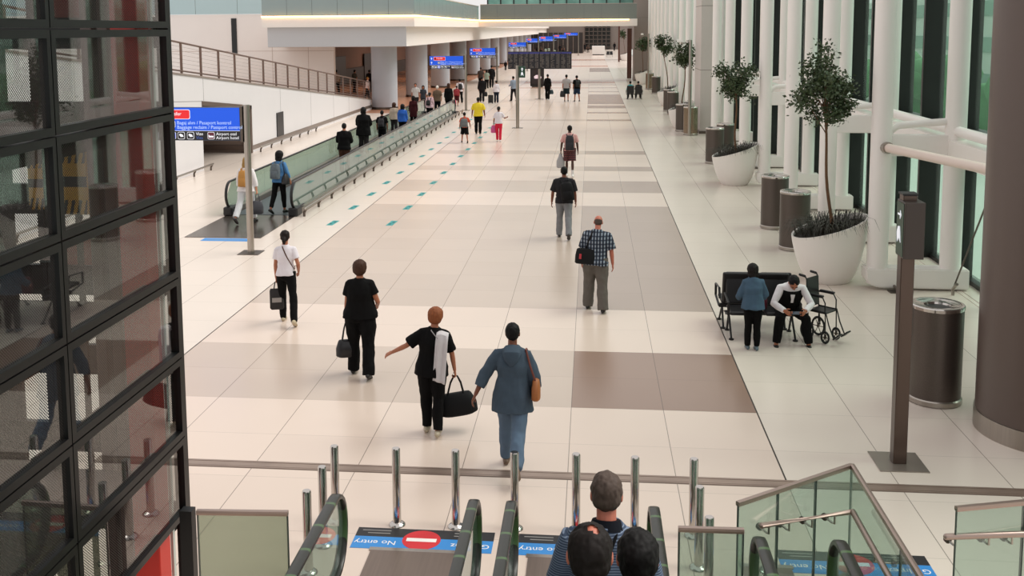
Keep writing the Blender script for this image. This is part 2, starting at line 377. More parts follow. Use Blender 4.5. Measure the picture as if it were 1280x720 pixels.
# far end of the concourse
bm = nb(); box(bm, (XW, YF, 0), (12, YF+.5, 14)); struct('wall_far', bm, mat('far_wall', '8a7d76', .6, noise_amt=.1, nscale=.2))
a, b = atY(731, 33, YF-.3), atY(763, 62, YF-.3)
bm = nb(); box(bm, (a.x, YF-.3, .2), (b.x, YF-.1, a.z+6)); struct('window_3', bm, mat('dark_tinted_glass', '14110f', .15))
bm = nb()
for i in range(8): z = .5+i*.95; box(bm, (a.x, YF-.4, z), (b.x, YF-.3, z+.12))
for i in range(7): x = a.x+(b.x-a.x)*i/6; box(bm, (x-.06, YF-.4, 0), (x+.06, YF-.3, a.z+6))
struct('trim_9', bm, mat('grey_grid', '6d5f57', .5))
a, b = atY(648, 41, 200), atY(729, 60, 200)
bm = nb(); box(bm, (a.x, 200, 0), (b.x, 200.4, a.z)); struct('wall_far_partition', bm, mat('dark_partition', '3a3230', .5, noise_amt=.3, nscale=.6))
bm = nb()
for i in range(14): x = a.x+(b.x-a.x)*i/13; box(bm, (x-.08, 199.8, 0), (x+.08, 200, a.z))
struct('trim_10', bm, mat('partition_post', '75665e', .5))
a, b = G(740, 69), G(756, 69); zz = hgt(a, 57.5)
k = thing('info_counter', 'white counter block far down the concourse', 'counter', ((a.x+b.x)/2, a.y, 0))
w = (b.x-a.x)/2
bm = B((-w, 0, .15), (w, 2, zz), .05); obj('body', bm, WHITE, k); bm = B((-w+.1, .1, 0), (w-.1, 1.9, .15)); obj('plinth', bm, BLACK, k)
# ---------------------------------------------------------------- right: pillars, facade
def pillar(name, x0, x1, yb, yd, m, label, h=11):
    a, b = G(x0, yb), G(x1, yb); t = thing(name, label, 'pillar', ((a.x+b.x)/2, a.y, 0)); w = (b.x-a.x)/2
    bm = B((-w, 0, .12), (w, yd, h), .01); obj('cladding', bm, m, t)
    bm = nb()
    for z in (3, 6, 9): box(bm, (-w-.004, -.004, z-.01), (w+.004, yd, z+.01))
    obj('joint', bm, mat('pillar_joint', '6f6560', .7), t)
    bm = B((-w-.03, -.03, 0), (w+.03, yd+.03, .12)); obj('base', bm, DARKSTEEL, t); return t
pillar('square_pillar', 874.5, 889.5, 167, 2.6, mat('pale_stone', 'cbc3be', .5, noise_amt=.03), 'pale rectangular pillar standing in the row of white facade pipes')
pillar('square_pillar', 792, 818, 101, 3, mat('taupe_stone', '93857f', .5, noise_amt=.05), 'taupe pillar where the bridge meets the right side')
pillar('square_pillar', 774, 785, 75, 3, mat('taupe_stone', '93857f'), 'distant taupe pillar beyond the bridge')
bm = nb(); a = G(786.5, 98); box(bm, (a.x-.22, a.y, 0), (a.x+.22, a.y+.3, 4.98)); o = obj('pillar_edge', bm, mat('red_brown_timber', '5b3326', .4, noise_amt=.1)); tag(o, 'dark red-brown timber edge on the left of the taupe pillar by the bridge', 'post')  # timber edge of the taupe pillar, built as a separate upright
bm = nb(); a = G(774, 77); box(bm, (a.x-.2, a.y-1, 0), (a.x+.05, a.y-.8, 9)); o = obj('slim_post', bm, mat('red_brown_timber', '5b3326')); tag(o, 'slim dark brown post beside the distant taupe pillar', 'post')
# big dark column at the right edge
le = G(1222, 541)
t = thing('round_column', 'huge dark column with steel base at right edge', 'column', (le.x+.90, le.y+.1, 0))
bm = nb(); lathe(bm, [(.86, .24), (.86, 11)], n=64); obj('shaft', bm, mat('dark_taupe_column', '5d4f49', .38, noise_amt=.03), t, True)
bm = nb(); lathe(bm, [(.875, 0), (.875, .235), (.86, .24)], n=64); obj('base_ring', bm, STEEL, t, True)
# facade frames
PIPE = mat('white_pipe', 'f6f0ec', .3, noise_amt=.015, nscale=1)
XF, XB, XGL = 5.68, 7.02, 7.55
frameY = [6.75+4.33*k for k in range(0, 22)]
HF = 11
def make_frame():
    t = thing('facade_frame', '', 'steel frame', (0, 0, 0), 0, 'white pipe frames along the facade')
    bm = nb(); tube(bm, [(XF, 0, .1), (XF, 0, HF)], .19, 24, cap='flat'); obj('front_pipe', bm, PIPE, t, True)
    bm = nb(); tube(bm, [(XB, 0, .1), (XB, 0, HF)], .19, 24); obj('back_pipe', bm, PIPE, t, True)
    bm = nb()
    pr = [(XF-.24, .42), (XF-.24, .2), (XF-.16, .1), (XF-.02, .05), (XB+.3, .03), (XB+.3, .42)]
    prism(bm, [(p[0], p[1]) for p in pr], -.2, .2, 'y'); bmesh.ops.bevel(bm, geom=bm.edges[:], offset=.025, segments=2, affect='EDGES'); obj('base_beam', bm, PIPE, t)
    bm = B((XF+.1, -.1, 2.55), (XB, .1, 2.95), .02); obj('cross_beam', bm, PIPE, t)
    bm = nb(); tube(bm, [(XF+.14, 0, 3.0), (XF+.3, 0, 3.12), (XB-.1, 0, 3.2)], .07, 10); obj('stay', bm, PIPE, t, True)
    bm = nb(); tube(bm, [(XF+.2, 0, .22), (XF+.32, -.3, 0.02)], .025, 8); box(bm, (XF+.15, -.42, 0), (XF+.5, -.18, .015)); obj('foot_strut', bm, DARKSTEEL, t)
    return t
fr0 = None
for k, y in enumerate(frameY):
    if abs(y-(G(880, 167).y+1.3)) < 1.7: continue
    if fr0 is None: fr0 = make_frame(); f = fr0
    else: f = copy_tree(fr0)
    f.location = (0, y, 0); f['label'] = 'white twin-pipe facade frame, %s counted from the dark column' % names[k]
# longitudinal members and tie tube
bm = nb(); box(bm, (XB-.16, -2, 2.45), (XB+.2, 100, 2.86)); struct('beam_facade', bm, PIPE)
bm = nb(); tube(bm, [(XB, -2, 3.02), (XB, 100, 3.02)], .1, 12); struct('trim_11', bm, PIPE, smooth=True)
t = thing('brace_tube', 'horizontal white tube from the near pipe to the dark column', 'brace', (XF, frameY[0], 2.72))
q = V((6.75, 2.45, 2.72))-V((XF, frameY[0], 2.72)); bm = nb(); tube(bm, [q.normalized()*.25, q*.97], .085, 16); obj('tube', bm, mat('pinkish_white_pipe', 'e8d6cc', .35), t, True)
bm = nb(); tube(bm, [q.normalized()*.12, q.normalized()*.27], .11, 14); tube(bm, [q*.97, q*.995], .05, 10); obj('clevis', bm, STEEL, t, True)
r0, r1 = G(1191, 369), atX(1239, 240, 6.6); t = thing('tension_rod', 'thin steel rod leaning up beside the large bin', 'rod', r0)
bm = nb(); tube(bm, [(0, 0, .12), (r1-r0)*1.0], .016, 8); obj('rod', bm, DARKSTEEL, t); bm = nb(); tube(bm, [(0, 0, .0), (0, 0, .12), (r1-r0)*.12], .03, 8); obj('clevis', bm, STEEL, t)
# curtain wall
BLK = mat('black_mullion', '171615', .4)
bm = nb()
for k in range(-4, 62):
    y = 5.4+2.06*k
    if y > 120: break
    box(bm, (XGL-.32, y-.05, 0), (XGL+.12, y+.05, HF))
box(bm, (XGL-.04, -3, 2.86), (XGL+.2, 120, 2.98)); box(bm, (XGL-.04, -3, 0), (XGL+.1, 120, .1)); box(bm, (XGL-.04, -3, 2.22), (XGL+.2, 120, 2.3))
struct('wall_right', bm, BLK)
bm = nb(); box(bm, (XGL+.03, -3, .1), (XGL+.06, 120, 2.22)); box(bm, (XGL+.03, -3, 2.98), (XGL+.06, 120, HF)); struct('window_4', bm, glassmat('facade_green_glass', 'e4f3ec', .98, -.03, graze=.15))
bm = nb(); box(bm, (XGL, -3, 2.3), (XGL+.3, 120, 2.86)); struct('trim_12', bm, mat('white_spandrel', 'dfe6e6', .4))
bm = nb(); box(bm, (6.2+.9, -14, -.06), (XGL+.02, 250, .01)); box(bm, (7.19, -14, 0), (7.2, 110, .02)); struct('floor_edge', bm, T_SIDE)
# outside
bm = nb(); box(bm, (XGL+.42, -40, -.3), (90, 300, -.06)); struct('ground', bm, mat('outside_concrete', 'd6dad4', .8, noise_amt=.08, nscale=.3))
bm = nb(); box(bm, (24, -40, 0), (25, 300, 7)); struct('wall_outside', bm, mat('outside_building', 'f1f4f1', .6, noise_amt=.05))
bm = nb()
for z in (1.2, 3.4, 5.6): box(bm, (23.9, -40, z), (24, 300, z+.9))
struct('window_5', bm, mat('outside_windows', 'a8c4ba', .2))
GH = mat('hedge_green', '6fae78', .8, noise_amt=.3, nscale=1.2)
for k in range(10):
    bm = nb(); rr = random.Random(k)
    for _ in range(10): ell(bm, (rr.uniform(-1.3, 1.3), rr.uniform(-2.6, 2.6), rr.uniform(.6, 2.6)), (rr.uniform(.7, 1.3),)*2+(rr.uniform(.7, 1.2),), sub=2)
    o = obj('hedge', bm, GH, smooth=True); o.location = (18+rr.uniform(-1, 1), 2+k*9.5, -.06-min(v.co.z for v in o.data.vertices))
    tag(o, 'green shrub mass outside the glass facade', 'shrub', 'green shrubs outside the facade')
# ---------------------------------------------------------------- wayfinding signs
BLUE = mat('sign_blue', '0c52d8', .4, emit='0c52d8', estr=.4); RED = mat('sign_red', 'e0242c', .4, emit='e0242c', estr=.3); SBLK = mat('sign_black', '16151a', .4)
SWHITE = mat('sign_white', 'eef3fb', .5, emit='eef3fb', estr=.3); SLB = mat('sign_pale_blue', 'c9dfff', .5, emit='8fbcff', estr=.3)
def rrect(x0, z0, x1, z1, r=.03, n=4):
    P = []
    for cx, cz, a0 in ((x1-r, z1-r, 0), (x0+r, z1-r, 90), (x0+r, z0+r, 180), (x1-r, z0+r, 270)):
        for k in range(n+1): a = math.radians(a0+90*k/n); P.append((cx+r*math.cos(a), cz+r*math.sin(a)))
    return P
def plate(parent, name, poly, y, m, th=.004):
    bm = nb(); prism(bm, poly, y-th, y, 'y'); return obj(name, bm, m, parent)
TX = M.Rotation(PI/2, 4, 'X')
def txt(s, x, z, y, size, m, parent, **k): return text_mesh(s, size, m, parent, M.Translation((x, y, z)) @ TX, **k)
def way_sign(loc, H, zt, zb, label, detail=2, w=2.1):
    t = thing('wayfinding_sign', label, 'sign', (loc[0], loc[1], 0), 0, 'blue wayfinding signs on poles')
    bm = nb(); tube(bm, [(0, 0, .01), (0, 0, H)], .075, 20); obj('pole', bm, STEEL, t, True)
    bm = B((-.24, -.24, 0), (.24, .24, .012)); obj('base_plate', bm, DARKSTEEL, t)
    xr, xl = -.13, -.13-w; hh = zt-zb; zs = zb+hh*.3
    bm = B((xl, -.06, zb), (xr, .06, zt), .008); bd = obj('sign_board', bm, mat('sign_casing', '3a4a66', .4), t)
    bm = B((xr, -.065, zb-.03), (xr+.055, .065, zt+.02)); obj('bracket', bm, DARKSTEEL, t)
    y = -.061
    plate(bd, 'blue_face', [(xl+.01, zs), (xr-.01, zs), (xr-.01, zt-.01), (xl+.01, zt-.01)], y, BLUE)
    plate(bd, 'black_band', [(xl+.01, zb+.01), (xr-.01, zb+.01), (xr-.01, zs-.008), (xl+.01, zs-.008)], y, SBLK)
    plate(bd, 'divider', [(xl+.01, zs-.008), (xr-.01, zs-.008), (xr-.01, zs), (xl+.01, zs)], y, SWHITE)
    y -= .005; X = lambda f: xl+w*f
    rz0, rz1 = zs+hh*.36, zs+hh*.62
    plate(bd, 'red_outline', rrect(X(.12), rz0-.012, X(.47), rz1+.012, .04), y, SWHITE)
    plate(bd, 'red_field', rrect(X(.12)+.012, rz0, X(.47)-.012, rz1, .035), y-.005, RED)
    y2 = y-.011
    def arrow(x, z, s):
        plate(bd, 'arrow', [(x-s*.08, z-s*.5), (x+s*.08, z-s*.5), (x+s*.08, z+.12*s), (x+s*.3, z-.08*s), (x+s*.3, z+.14*s), (x, z+s*.5), (x-s*.3, z+.14*s), (x-s*.3, z-.08*s), (x-s*.08, z+.12*s)], y, SWHITE)
    arrow(X(.06), (rz0+rz1)/2, hh*.2); arrow(X(.06), zs+hh*.17, hh*.2)
    txt('Transfer', X(.2), rz0+hh*.1, y2, hh*.15, SWHITE, bd)
    if detail > 1: plate(bd, 'pictogram', [(X(.15), rz0+.05), (X(.185), rz0+.05), (X(.185), rz1-.05), (X(.15), rz1-.05)], y2, SBLK)
    sz = hh*.145
    txt('Bagaj alım / Pasaport kontrol', X(.325), zs+hh*.19, y, sz, SLB, bd); txt('Baggage reclaim / Passport control', X(.325), zs+hh*.055, y, sz, SLB, bd)
    def icon(f, z, s, kind):
        x0 = X(f); plate(bd, 'pictogram_frame', rrect(x0, z, x0+s, z+s, s*.2), y, SWHITE)
        plate(bd, 'pictogram_field', rrect(x0+.01, z+.01, x0+s-.01, z+s-.01, s*.16), y-.005, {'wc': BLUE, 'hotel': mat('sign_plum', '6d2b3d', .5)}.get(kind, SBLK))
        bm = nb(); c = x0+s/2; e = y-.011
        if kind == 'wc': prism(bm, [(c-.03, z+s*.2), (c+.03, z+s*.2), (c+.045, z+s*.62), (c, z+s*.85), (c-.045, z+s*.62)], e, e+.004, 'y')
        elif kind == 'hotel': prism(bm, [(x0+s*.15, z+s*.25), (x0+s*.85, z+s*.25), (x0+s*.85, z+s*.48), (x0+s*.3, z+s*.5), (x0+s*.15, z+s*.68)], e, e+.004, 'y')
        elif kind == 'bag': prism(bm, rrect(x0+s*.2, z+s*.25, x0+s*.8, z+s*.6, s*.12), e, e+.004, 'y')
        else: prism(bm, [(x0+s*.2, z+s*.6), (x0+s*.45, z+s*.3), (x0+s*.85, z+s*.35), (x0+s*.7, z+s*.65), (x0+s*.35, z+s*.78)], e, e+.004, 'y')
        obj('pictogram', bm, SWHITE, bd)
    if detail:
        s = hh*.22; zz = zb+hh*.04
        icon(.24, zs+hh*.09, hh*.2, 'bag'); icon(.05, zz, s, 'x'); icon(.14, zz, s, 'bag'); icon(.235, zz, s, 'wc'); icon(.33, zz, s, 'x'); icon(.43, zz, s, 'x'); icon(.65, zz, s, 'hotel')
        txt('Vize', X(.525), zz+hh*.12, y, sz*.9, SWHITE, bd); txt('Visa', X(.525), zz-.005+hh*.01, y, sz*.9, mat('sign_mid_blue', '4a6ec8', .5), bd)
        txt('Airport otel', X(.74), zz+hh*.12, y, sz*.9, SWHITE, bd); txt('Airport hotel', X(.74), zz-.005+hh*.01, y, sz*.9, SWHITE, bd)
    return t
def signpos(px, row, X=-7.45):
    p = atX(px, row, X); return V((p.x, p.y, 0))
p = G(313.8, 316); zt, zbm = atY(300, 134, p.y).z, atY(300, 175.5, p.y).z
way_sign(p, hgt(p, 131), zt, zbm, 'large blue wayfinding sign on steel pole nearest the glass tower', w=2.15)
p = G(582.5, 138); way_sign(p, hgt(p, 68), atY(560, 70, p.y).z, atY(560, 86, p.y).z, 'blue wayfinding sign on pole beyond the end of the walkway', 2, 2.1)
p = signpos(621.5, 112); way_sign(p, hgt(p, 58.5), atY(600, 60, p.y).z, atY(600, 72.5, p.y).z, 'blue wayfinding sign second beyond the walkway end', 1, 2.1)
p = signpos(659, 100); way_sign(p, hgt(p, 52), atY(640, 53, p.y).z, atY(640, 60.5, p.y).z, 'blue wayfinding sign above the departure board', 1, 2.1)
for px0, px1, a, b, d, lab in ((659, 673, 48, 55, 135, 'small distant sign with a red field beside a clock'), (675, 692, 45.5, 53.5, 150, 'bright blue distant sign, the lowest of the far group'), (692, 709, 43.5, 49.5, 170, 'distant blue sign in the middle of the far group'), (706, 723, 41, 45.5, 195, 'farthest blue sign, near the dark far wall')):
    l, r = atY(px0, 50, CAM.y+d), atY(px1, 50, CAM.y+d)
    way_sign(r, atY(px1, a-1, r.y).z, atY(px1, a, r.y).z, atY(px1, b, r.y).z, lab, 0, (r-l).x)
# green exit box on a pole
GRN = mat('exit_green', '12402c', .4)
def exit_post(p, H, zt, zb, label, w, side, square, dark):
    t = thing('exit_sign_post', label, 'sign', (p.x, p.y, 0), 0, 'pole mounted exit signs')
    bm = nb()
    if square: box(bm, (-.075, -.075, .01), (.075, .075, H), .01)
    else: tube(bm, [(0, 0, .01), (0, 0, H)], .085, 18)
    obj('pole', bm, dark, t, not square)
    obj('base_plate', B((-.27, -.27, 0), (.27, .27, .012)), mat('plate_steel', '9a9188', .25, .6), t)
    return t
p = G(647, 160); t = exit_post(p, hgt(p, 82), 0, 0, 'steel pole with small green exit box in mid concourse', .3, 1, False, STEEL)
a, b = atY(649, 83, p.y), atY(656.5, 97, p.y); bx = obj('sign_box', B((a.x-p.x, -.08, b.z), (b.x-p.x, .08, a.z), .01), GRN, t)
w = b.x-a.x; cx = (a.x+b.x)/2-p.x; h = a.z-b.z; zc = (a.z+b.z)/2
plate(bx, 'arrow', [(cx-.02, zc+h*.08), (cx+.02, zc+h*.08), (cx+.02, zc+h*.25), (cx+.07, zc+h*.25), (cx, zc+h*.4), (cx-.07, zc+h*.25), (cx-.02, zc+h*.25)], -.081, SWHITE)
plate(bx, 'running_figure', [(cx-.06, zc-h*.35), (cx+.0, zc-h*.22), (cx+.07, zc-h*.35), (cx+.05, zc-h*.1), (cx+.02, zc+h*.02), (cx-.05, zc-h*.05)], -.081, SWHITE)
p = G(1122.5, 578); t = exit_post(p, hgt(p, 243), 0, 0, 'dark steel post with green exit box near large bin', .3, 1, True, mat('dark_bronze_post', '5a4d47', .3, .9))
a, b = atY(1139, 250, p.y), atY(1155, 320, p.y); bx = obj('sign_box', B((-.088, -.2, b.z), (.13, .10, a.z), .008), mat('box_bronze', '403733', .4, .3), t)
zc = (a.z+b.z)/2; h = a.z-b.z
fc = nb(); prism(fc, [(-.165, b.z+.02), (.085, b.z+.02), (.085, a.z-.02), (-.165, a.z-.02)], -.093, -.089, 'x'); obj('green_face', fc, GRN, bx)
fc = nb(); prism(fc, [(-.09, zc+.16), (-.05, zc+.21), (-.05, zc+.17), (.03, zc+.17), (.03, zc+.15), (-.05, zc+.15), (-.05, zc+.11)], -.099, -.093, 'x'); obj('arrow', fc, SWHITE, bx)
fc = nb(); prism(fc, [(-.09, zc-.15), (-.03, zc-.1), (.03, zc-.16), (.05, zc-.05), (.01, zc+.02), (-.05, zc+.03), (-.07, zc-.04)], -.099, -.093, 'x'); obj('running_figure', fc, SWHITE, bx)
obj('cap', B((-.085, -.085, hgt(p, 243)), (.085, .085, hgt(p, 243)+.02)), BLACK, t)
# ---------------------------------------------------------------- departure board
Yb2 = G(674, 124).y; a, b = atY(635, 64.5, Yb2), atY(714.5, 86, Yb2); cx = G(674, 124).x
t = thing('departure_board', 'long black departure board of six screens on a pole', 'display board', (cx, Yb2, 0))
obj('pole', (lambda bm: (tube(bm, [(0, .12, .01), (0, .12, a.z-.1)], .09, 16), bm)[1])(nb()), STEEL, t, True)
obj('base_plate', B((-.3, -.15, 0), (.3, .4, .012)), DARKSTEEL, t)
obj('casing', B((a.x-cx, -.08, b.z), (b.x-cx, .1, a.z), .01), BLACK, t)
dm = mat('board_text', '77706a', .6); sm_ = mat('board_screen', '1b1a22', .25)
rr = random.Random(3)
for i in range(6):
    w = (b.x-a.x)/6; x0 = a.x-cx+w*i+.02; x1 = x0+w-.04
    sc = obj('screen', B((x0, -.095, b.z+.03), (x1, -.081, a.z-.03)), sm_, t)
    obj('header', B((x0, -.1, a.z-.16), (x1, -.096, a.z-.05)), mat('board_header', '3c3f8a', .4), sc)
    bm = nb()
    for r in range(16):
        z = a.z-.21-r*.062
        if z < b.z+.05: break
        for c0, c1 in ((.02, .12), (.15, .2+rr.random()*.18), (.5, .6), (.63, .75)):
            if rr.random() < .85: quad(bm, (x0+c0*w/.9, -.097, z), (x0+c1*w/.9, -.097, z), (x0+c1*w/.9, -.097, z+.03), (x0+c0*w/.9, -.097, z+.03))
    o = obj('text_rows', bm, dm, sc, norm=False); o['kind'] = 'stuff'
# dark advertising cabinet
p = G(672, 109); hh = hgt(p, 84)
t = thing('advertising_cabinet', 'black advertising cabinet with white graphic behind the departure board pole', 'display', p)
obj('cabinet', B((-.62, -.2, .08), (.55, .2, hh), .03), BLACK, t); obj('plinth', B((-.5, -.18, 0), (.45, .18, .08)), DARKSTEEL, t); obj('screen', B((-.5, -.21, .3), (.45, -.2, hh-.25)), mat('dark_poster', '2a2023', .3), t)
bm = nb(); prism(bm, [(-.25, .75), (.3, .75), (.34, .9), (.1, 1.08), (-.15, 1.05), (-.3, .92)], -.216, -.211, 'y'); obj('graphic', bm, mat('pink_white', 'f0dce6', .4, emit='f0dce6', estr=.3), t)
# ---------------------------------------------------------------- floor stickers
TEAL = mat('teal_sticker', '2ba79c', .5, noise_amt=.15, nscale=30, col2='1c7f86')
def sticker(x, y, k, row):
    o = obj('floor_sticker', B((-.085, -.33, .0006), (.085, .33, .0022)), TEAL); o.location = (x, y, 0); o.rotation_euler.z = -.05
    tag(o, 'teal rectangular floor sticker, %s of the row %s' % (names[k], row), 'floor sticker', 'teal floor stickers')
    for d in (-.12, .12):
        bm = nb(); tube(bm, [(-.02 if d < 0 else .02, d-.09, .0024), (-.02 if d < 0 else .02, d+.09, .0024)], [(.035, .0004), (.03, .0004)], 8); obj('footprint', bm, mat('footprint_print', '0f5f66', .6), o)
for k in range(15): sticker(-6.42, 12.62+2.36*k, k, 'beside the moving walkway')
for k in range(15): sticker(-4.88, 12.68+2.36*k, k, 'inside the concourse field')
# no entry mats
MB1, MBK, MRED = mat('mat_blue', '2d86cf', .45), mat('mat_black', '1b1a1d', .5), mat('mat_red', 'cf2029', .5)
MWH = mat('mat_white', 'f2ece8', .5)
def entry_mat(p, w, d, label, circ):
    # p: far left corner on the floor
    t = thing('no_entry_mat', label, 'floor mat', (p.x, p.y, 0), 0, 'no entry floor mats at the escalators')
    sh = .0
    obj('black_field', B((0, -d*.43, .0008), (w, 0, .003)), MBK, t); obj('blue_field', B((0, -d, .0008), (w, -d*.43, .003)), MB1, t)
    bm = nb(); lathe(bm, [(d*.46, .0034), (d*.46, .0042)], (w*circ, -d*.52, 0), 40); obj('red_disc', bm, MRED, t)
    obj('white_bar', B((w*circ-d*.36, -d*.60, .0046), (w*circ+d*.36, -d*.44, .0052)), MWH, t)
    R = M.Rotation(PI, 4, 'Z'); s = d*.27
    text_mesh('No entry', s, MWH, t, M.Translation((w*circ-d*.58, -d*.62, .0035)) @ R, ext=.0003)
    text_mesh('Girilmez', s, MWH, t, M.Translation((w*circ+d*.6+s*3.9, -d*.62, .0035)) @ R, ext=.0003)
    for x, z, L in ((w*circ-d*1.5, .13, .7), (w*circ-d*1.35, .26, .55), (w*circ+d*.75, .13, .6), (w*circ+d*.75, .26, .45)):
        obj('small_print', B((x, -d*z-.008, .0032), (x+d*L, -d*z+.008, .0038)), mat('mat_grey_print', '8d8a88', .6), t)
    return t
q0, q1 = G(449, 659), G(437.5, 684.5); dd = q0.y-q1.y
entry_mat(q0, G(619, 666).x-q0.x, dd, 'black and blue no entry mat with red disc before the vacant escalator', (G(527, 675).x-q0.x)/(G(619, 666).x-q0.x))
WM = G(619, 666).x-q0.x; CM = (G(527, 675).x-q0.x)/WM
q = G(649, 668); entry_mat(V((q.x, q0.y, 0)), WM, dd, 'no entry mat in front of the riders, between two handrails', CM)
q = G(968, 684); entry_mat(V((q.x, q0.y-.1, 0)), WM, dd, 'no entry mat seen through the slanted glass guard', CM)
q = G(250, 301); o = thing('floor_notice', 'pale blue notice strip on floor before the moving walkway', 'floor sticker', q)
w = G(312, 301).x-q.x; obj('blue_field', B((0, 0, .0008), (w, .32, .003)), MB1, o); obj('small_print', B((.12, .14, .0032), (w-.12, .17, .0038)), mat('mat_grey_print', '8d8a88', .6), o)
# ---------------------------------------------------------------- bollards
def bollard():
    t = thing('steel_bollard', '', 'bollard', (0, 0, 0), 0, 'steel bollards before the escalators')
    bm = nb(); lathe(bm, [(.042, .02), (.042, .985), (.036, 1.0), (0.0, 1.0)], n=20); obj('post', bm, CHROME, t, True)
    bm = nb(); lathe(bm, [(.085, 0), (.085, .012), (.07, .03), (.045, .045), (.0425, .046)], n=24); obj('base_flange', bm, CHROME, t, True)
    return t
bl = None
spots = [(420, 652, 557, 'behind the left handrail, leftmost of the front row'), (496.5, 656, 560, 'second of the front row, by the vacant escalator'), (570, 658.5, 562.5, 'third of the front row, behind a handrail end'), (643.5, 661, 565, 'fourth of the front row, before the striding woman'), (720, 663.5, 567, 'fifth of the front row, beside the striped rider'), (793, 667, 571, 'sixth of the front row, right of the striped rider'), (866, 670, 573, 'last of the front row, by the right side'), (405, 682, 583, 'middle of the left side row'), (386, 716, 613, 'nearest of the left side row'), (873, 710, 608, 'middle of the right side row'), (885, 745, 646, 'nearest of the right side row')]
for x, y, yt, lab in spots:
    bl = bollard() if bl is None else copy_tree(bl)
    p = G(x, y); bl.location = p; bl.scale = (1, 1, hgt(p, yt)); bl['label'] = 'steel bollard, '+lab
# ---------------------------------------------------------------- escalators
def hrmat():
    m = mat('handrail_rubber', '23261f', .3, noise_amt=.3, nscale=40); nt = m.node_tree; L = nt.links.new; b = nt.nodes['Principled BSDF']
    tc = nt.nodes.new('ShaderNodeTexCoord'); sp = nt.nodes.new('ShaderNodeSeparateXYZ'); L(tc.outputs['Object'], sp.inputs[0])
    def mt(op, a, v):
        n = nt.nodes.new('ShaderNodeMath'); n.operation = op
        if hasattr(a, 'links'): L(a, n.inputs[0])
        else: n.inputs[0].default_value = a
        n.inputs[1].default_value = v; return n.outputs[0]
    f = mt('FRACT', mt('MULTIPLY', sp.outputs[1], 2.6), 0); k = mt('LESS_THAN', f, .09)
    mx = nt.nodes.new('ShaderNodeMix'); mx.data_type = 'RGBA'; L(k, mx.inputs[0]); old = b.inputs['Base Color'].links[0].from_socket
    L(old, mx.inputs[6]); mx.inputs[7].default_value = srgb('46613c'); L(mx.outputs[2], b.inputs['Base Color']); return m
HR = hrmat(); CASE = mat('escalator_steel', 'a39489', .32, .9, noise_amt=.1, nscale=3); STEP = mat('step_metal', '4e4c4d', .4, .8); YEL = mat('step_yellow', 'd9b21f', .5)
YN = -4.70; YI = -6.9; YT = -11.4; SL = math.tan(math.radians(30))
def zi(y): return max(0, (YI-y))*SL
def escalator(xl, xr, label, YN=-4.70):
    t = thing('escalator', label, 'escalator', ((xl+xr)/2, YN, 0), 0, 'escalators at the near edge')
    w = (xr-xl)/2; Y = lambda y: y-YN
    for sx in (-1, 1):
        x = sx*w; pts = [V((x, Y(YT), 1.0+zi(YT))), V((x, Y(YI-.25), 1.0+zi(YI-.25))), V((x, Y(YI+.05), 1.03)), V((x, Y(YI+.5), 1.0))]
        pts += [V((x, Y(YN)-.25, 1.0))]
        for k in range(1, 13):
            a = math.radians(90-15*k); pts.append(V((x, Y(YN)-.25+.3*math.cos(a), .66+.34*math.sin(a))))
        pts += [V((x, Y(YN)-.6, .30)), V((x, Y(YN)-1.0, .28))]
        bm = nb(); tube(bm, pts, [(.047, .026)]*len(pts), 12, sup=3); obj('handrail', bm, HR, t, True)
        poly = [(Y(YT), .1+zi(YT)), (Y(YI), .1), (Y(YN)-.5, .12), (Y(YN)-.22, .36)]
        for k in range(0, 9): a = math.radians(-70+20*k); poly.append((Y(YN)-.25+.28*math.cos(a), .66+.32*math.sin(a)))
        poly += [(Y(YI+.3), .97), (Y(YI-.2), 1.0+zi(YI-.2)-.02), (Y(YT), .97+zi(YT))]
        bm = nb(); prism(bm, poly, x-.006, x+.006, 'x'); obj('glass_balustrade', bm, GLASS, t)
        bm = nb(); prism(bm, [(Y(YT), -.45+zi(YT)), (Y(YI)+.3, 0.0), (Y(YN)-.35, 0), (Y(YN)-.35, .14), (Y(YI), .14), (Y(YT), .14+zi(YT))], x-.07, x+.09 if sx > 0 else x+.07, 'x'); obj('side_decking', bm, CASE, t)
        bm = nb(); tube(bm, [(x, Y(YT), .955+zi(YT)), (x, Y(YI-.25), .955+zi(YI-.25)), (x, Y(YI+.5), .965), (x, Y(YN)-.25, .965)], [(.02, .012)]*4, 8); obj('handrail_profile', bm, STEEL, t)
    yf = G(520, 691).y
    obj('landing_plate', B((-w+.08, Y(YI+.9), 0), (w-.08, Y(yf), .012)), mat('landing_ribbed', '8a7a70', .35, .8, noise_amt=.12, nscale=50, stretch=(1, .03, 1)), t)
    obj('landing_frame', B((-w+.06, Y(yf)-.0, 0), (w-.06, Y(yf)+.06, .01)), STEEL, t)
    obj('comb', B((-w+.08, Y(YI+.72), 0), (w-.08, Y(YI+.9), .02)), mat('comb_metal', 'b5a68a', .4, .8), t)
    for k in range(12):
        y0 = YI+.7-k*.4; z = max(0, k-2)*.4*SL-.0
        s = obj('step', B((-w+.075, Y(y0-.4), z-.16 if k > 2 else -.0), (w-.075, Y(y0), z+.015)), STEP, t)
        obj('step_edge', B((-w+.075, Y(y0)-.04, z+.0155), (w-.075, Y(y0)-.002, z+.018)), YEL, s)
    return t
escalator(-1.92, -.73, 'vacant escalator with two black handrail loops behind the red no entry disc')
escalator(-.41, .78, 'escalator carrying three riders down to the concourse')
escalator(1.57, 2.18, 'narrow escalator seen through the slanted glass guard', -5.15)
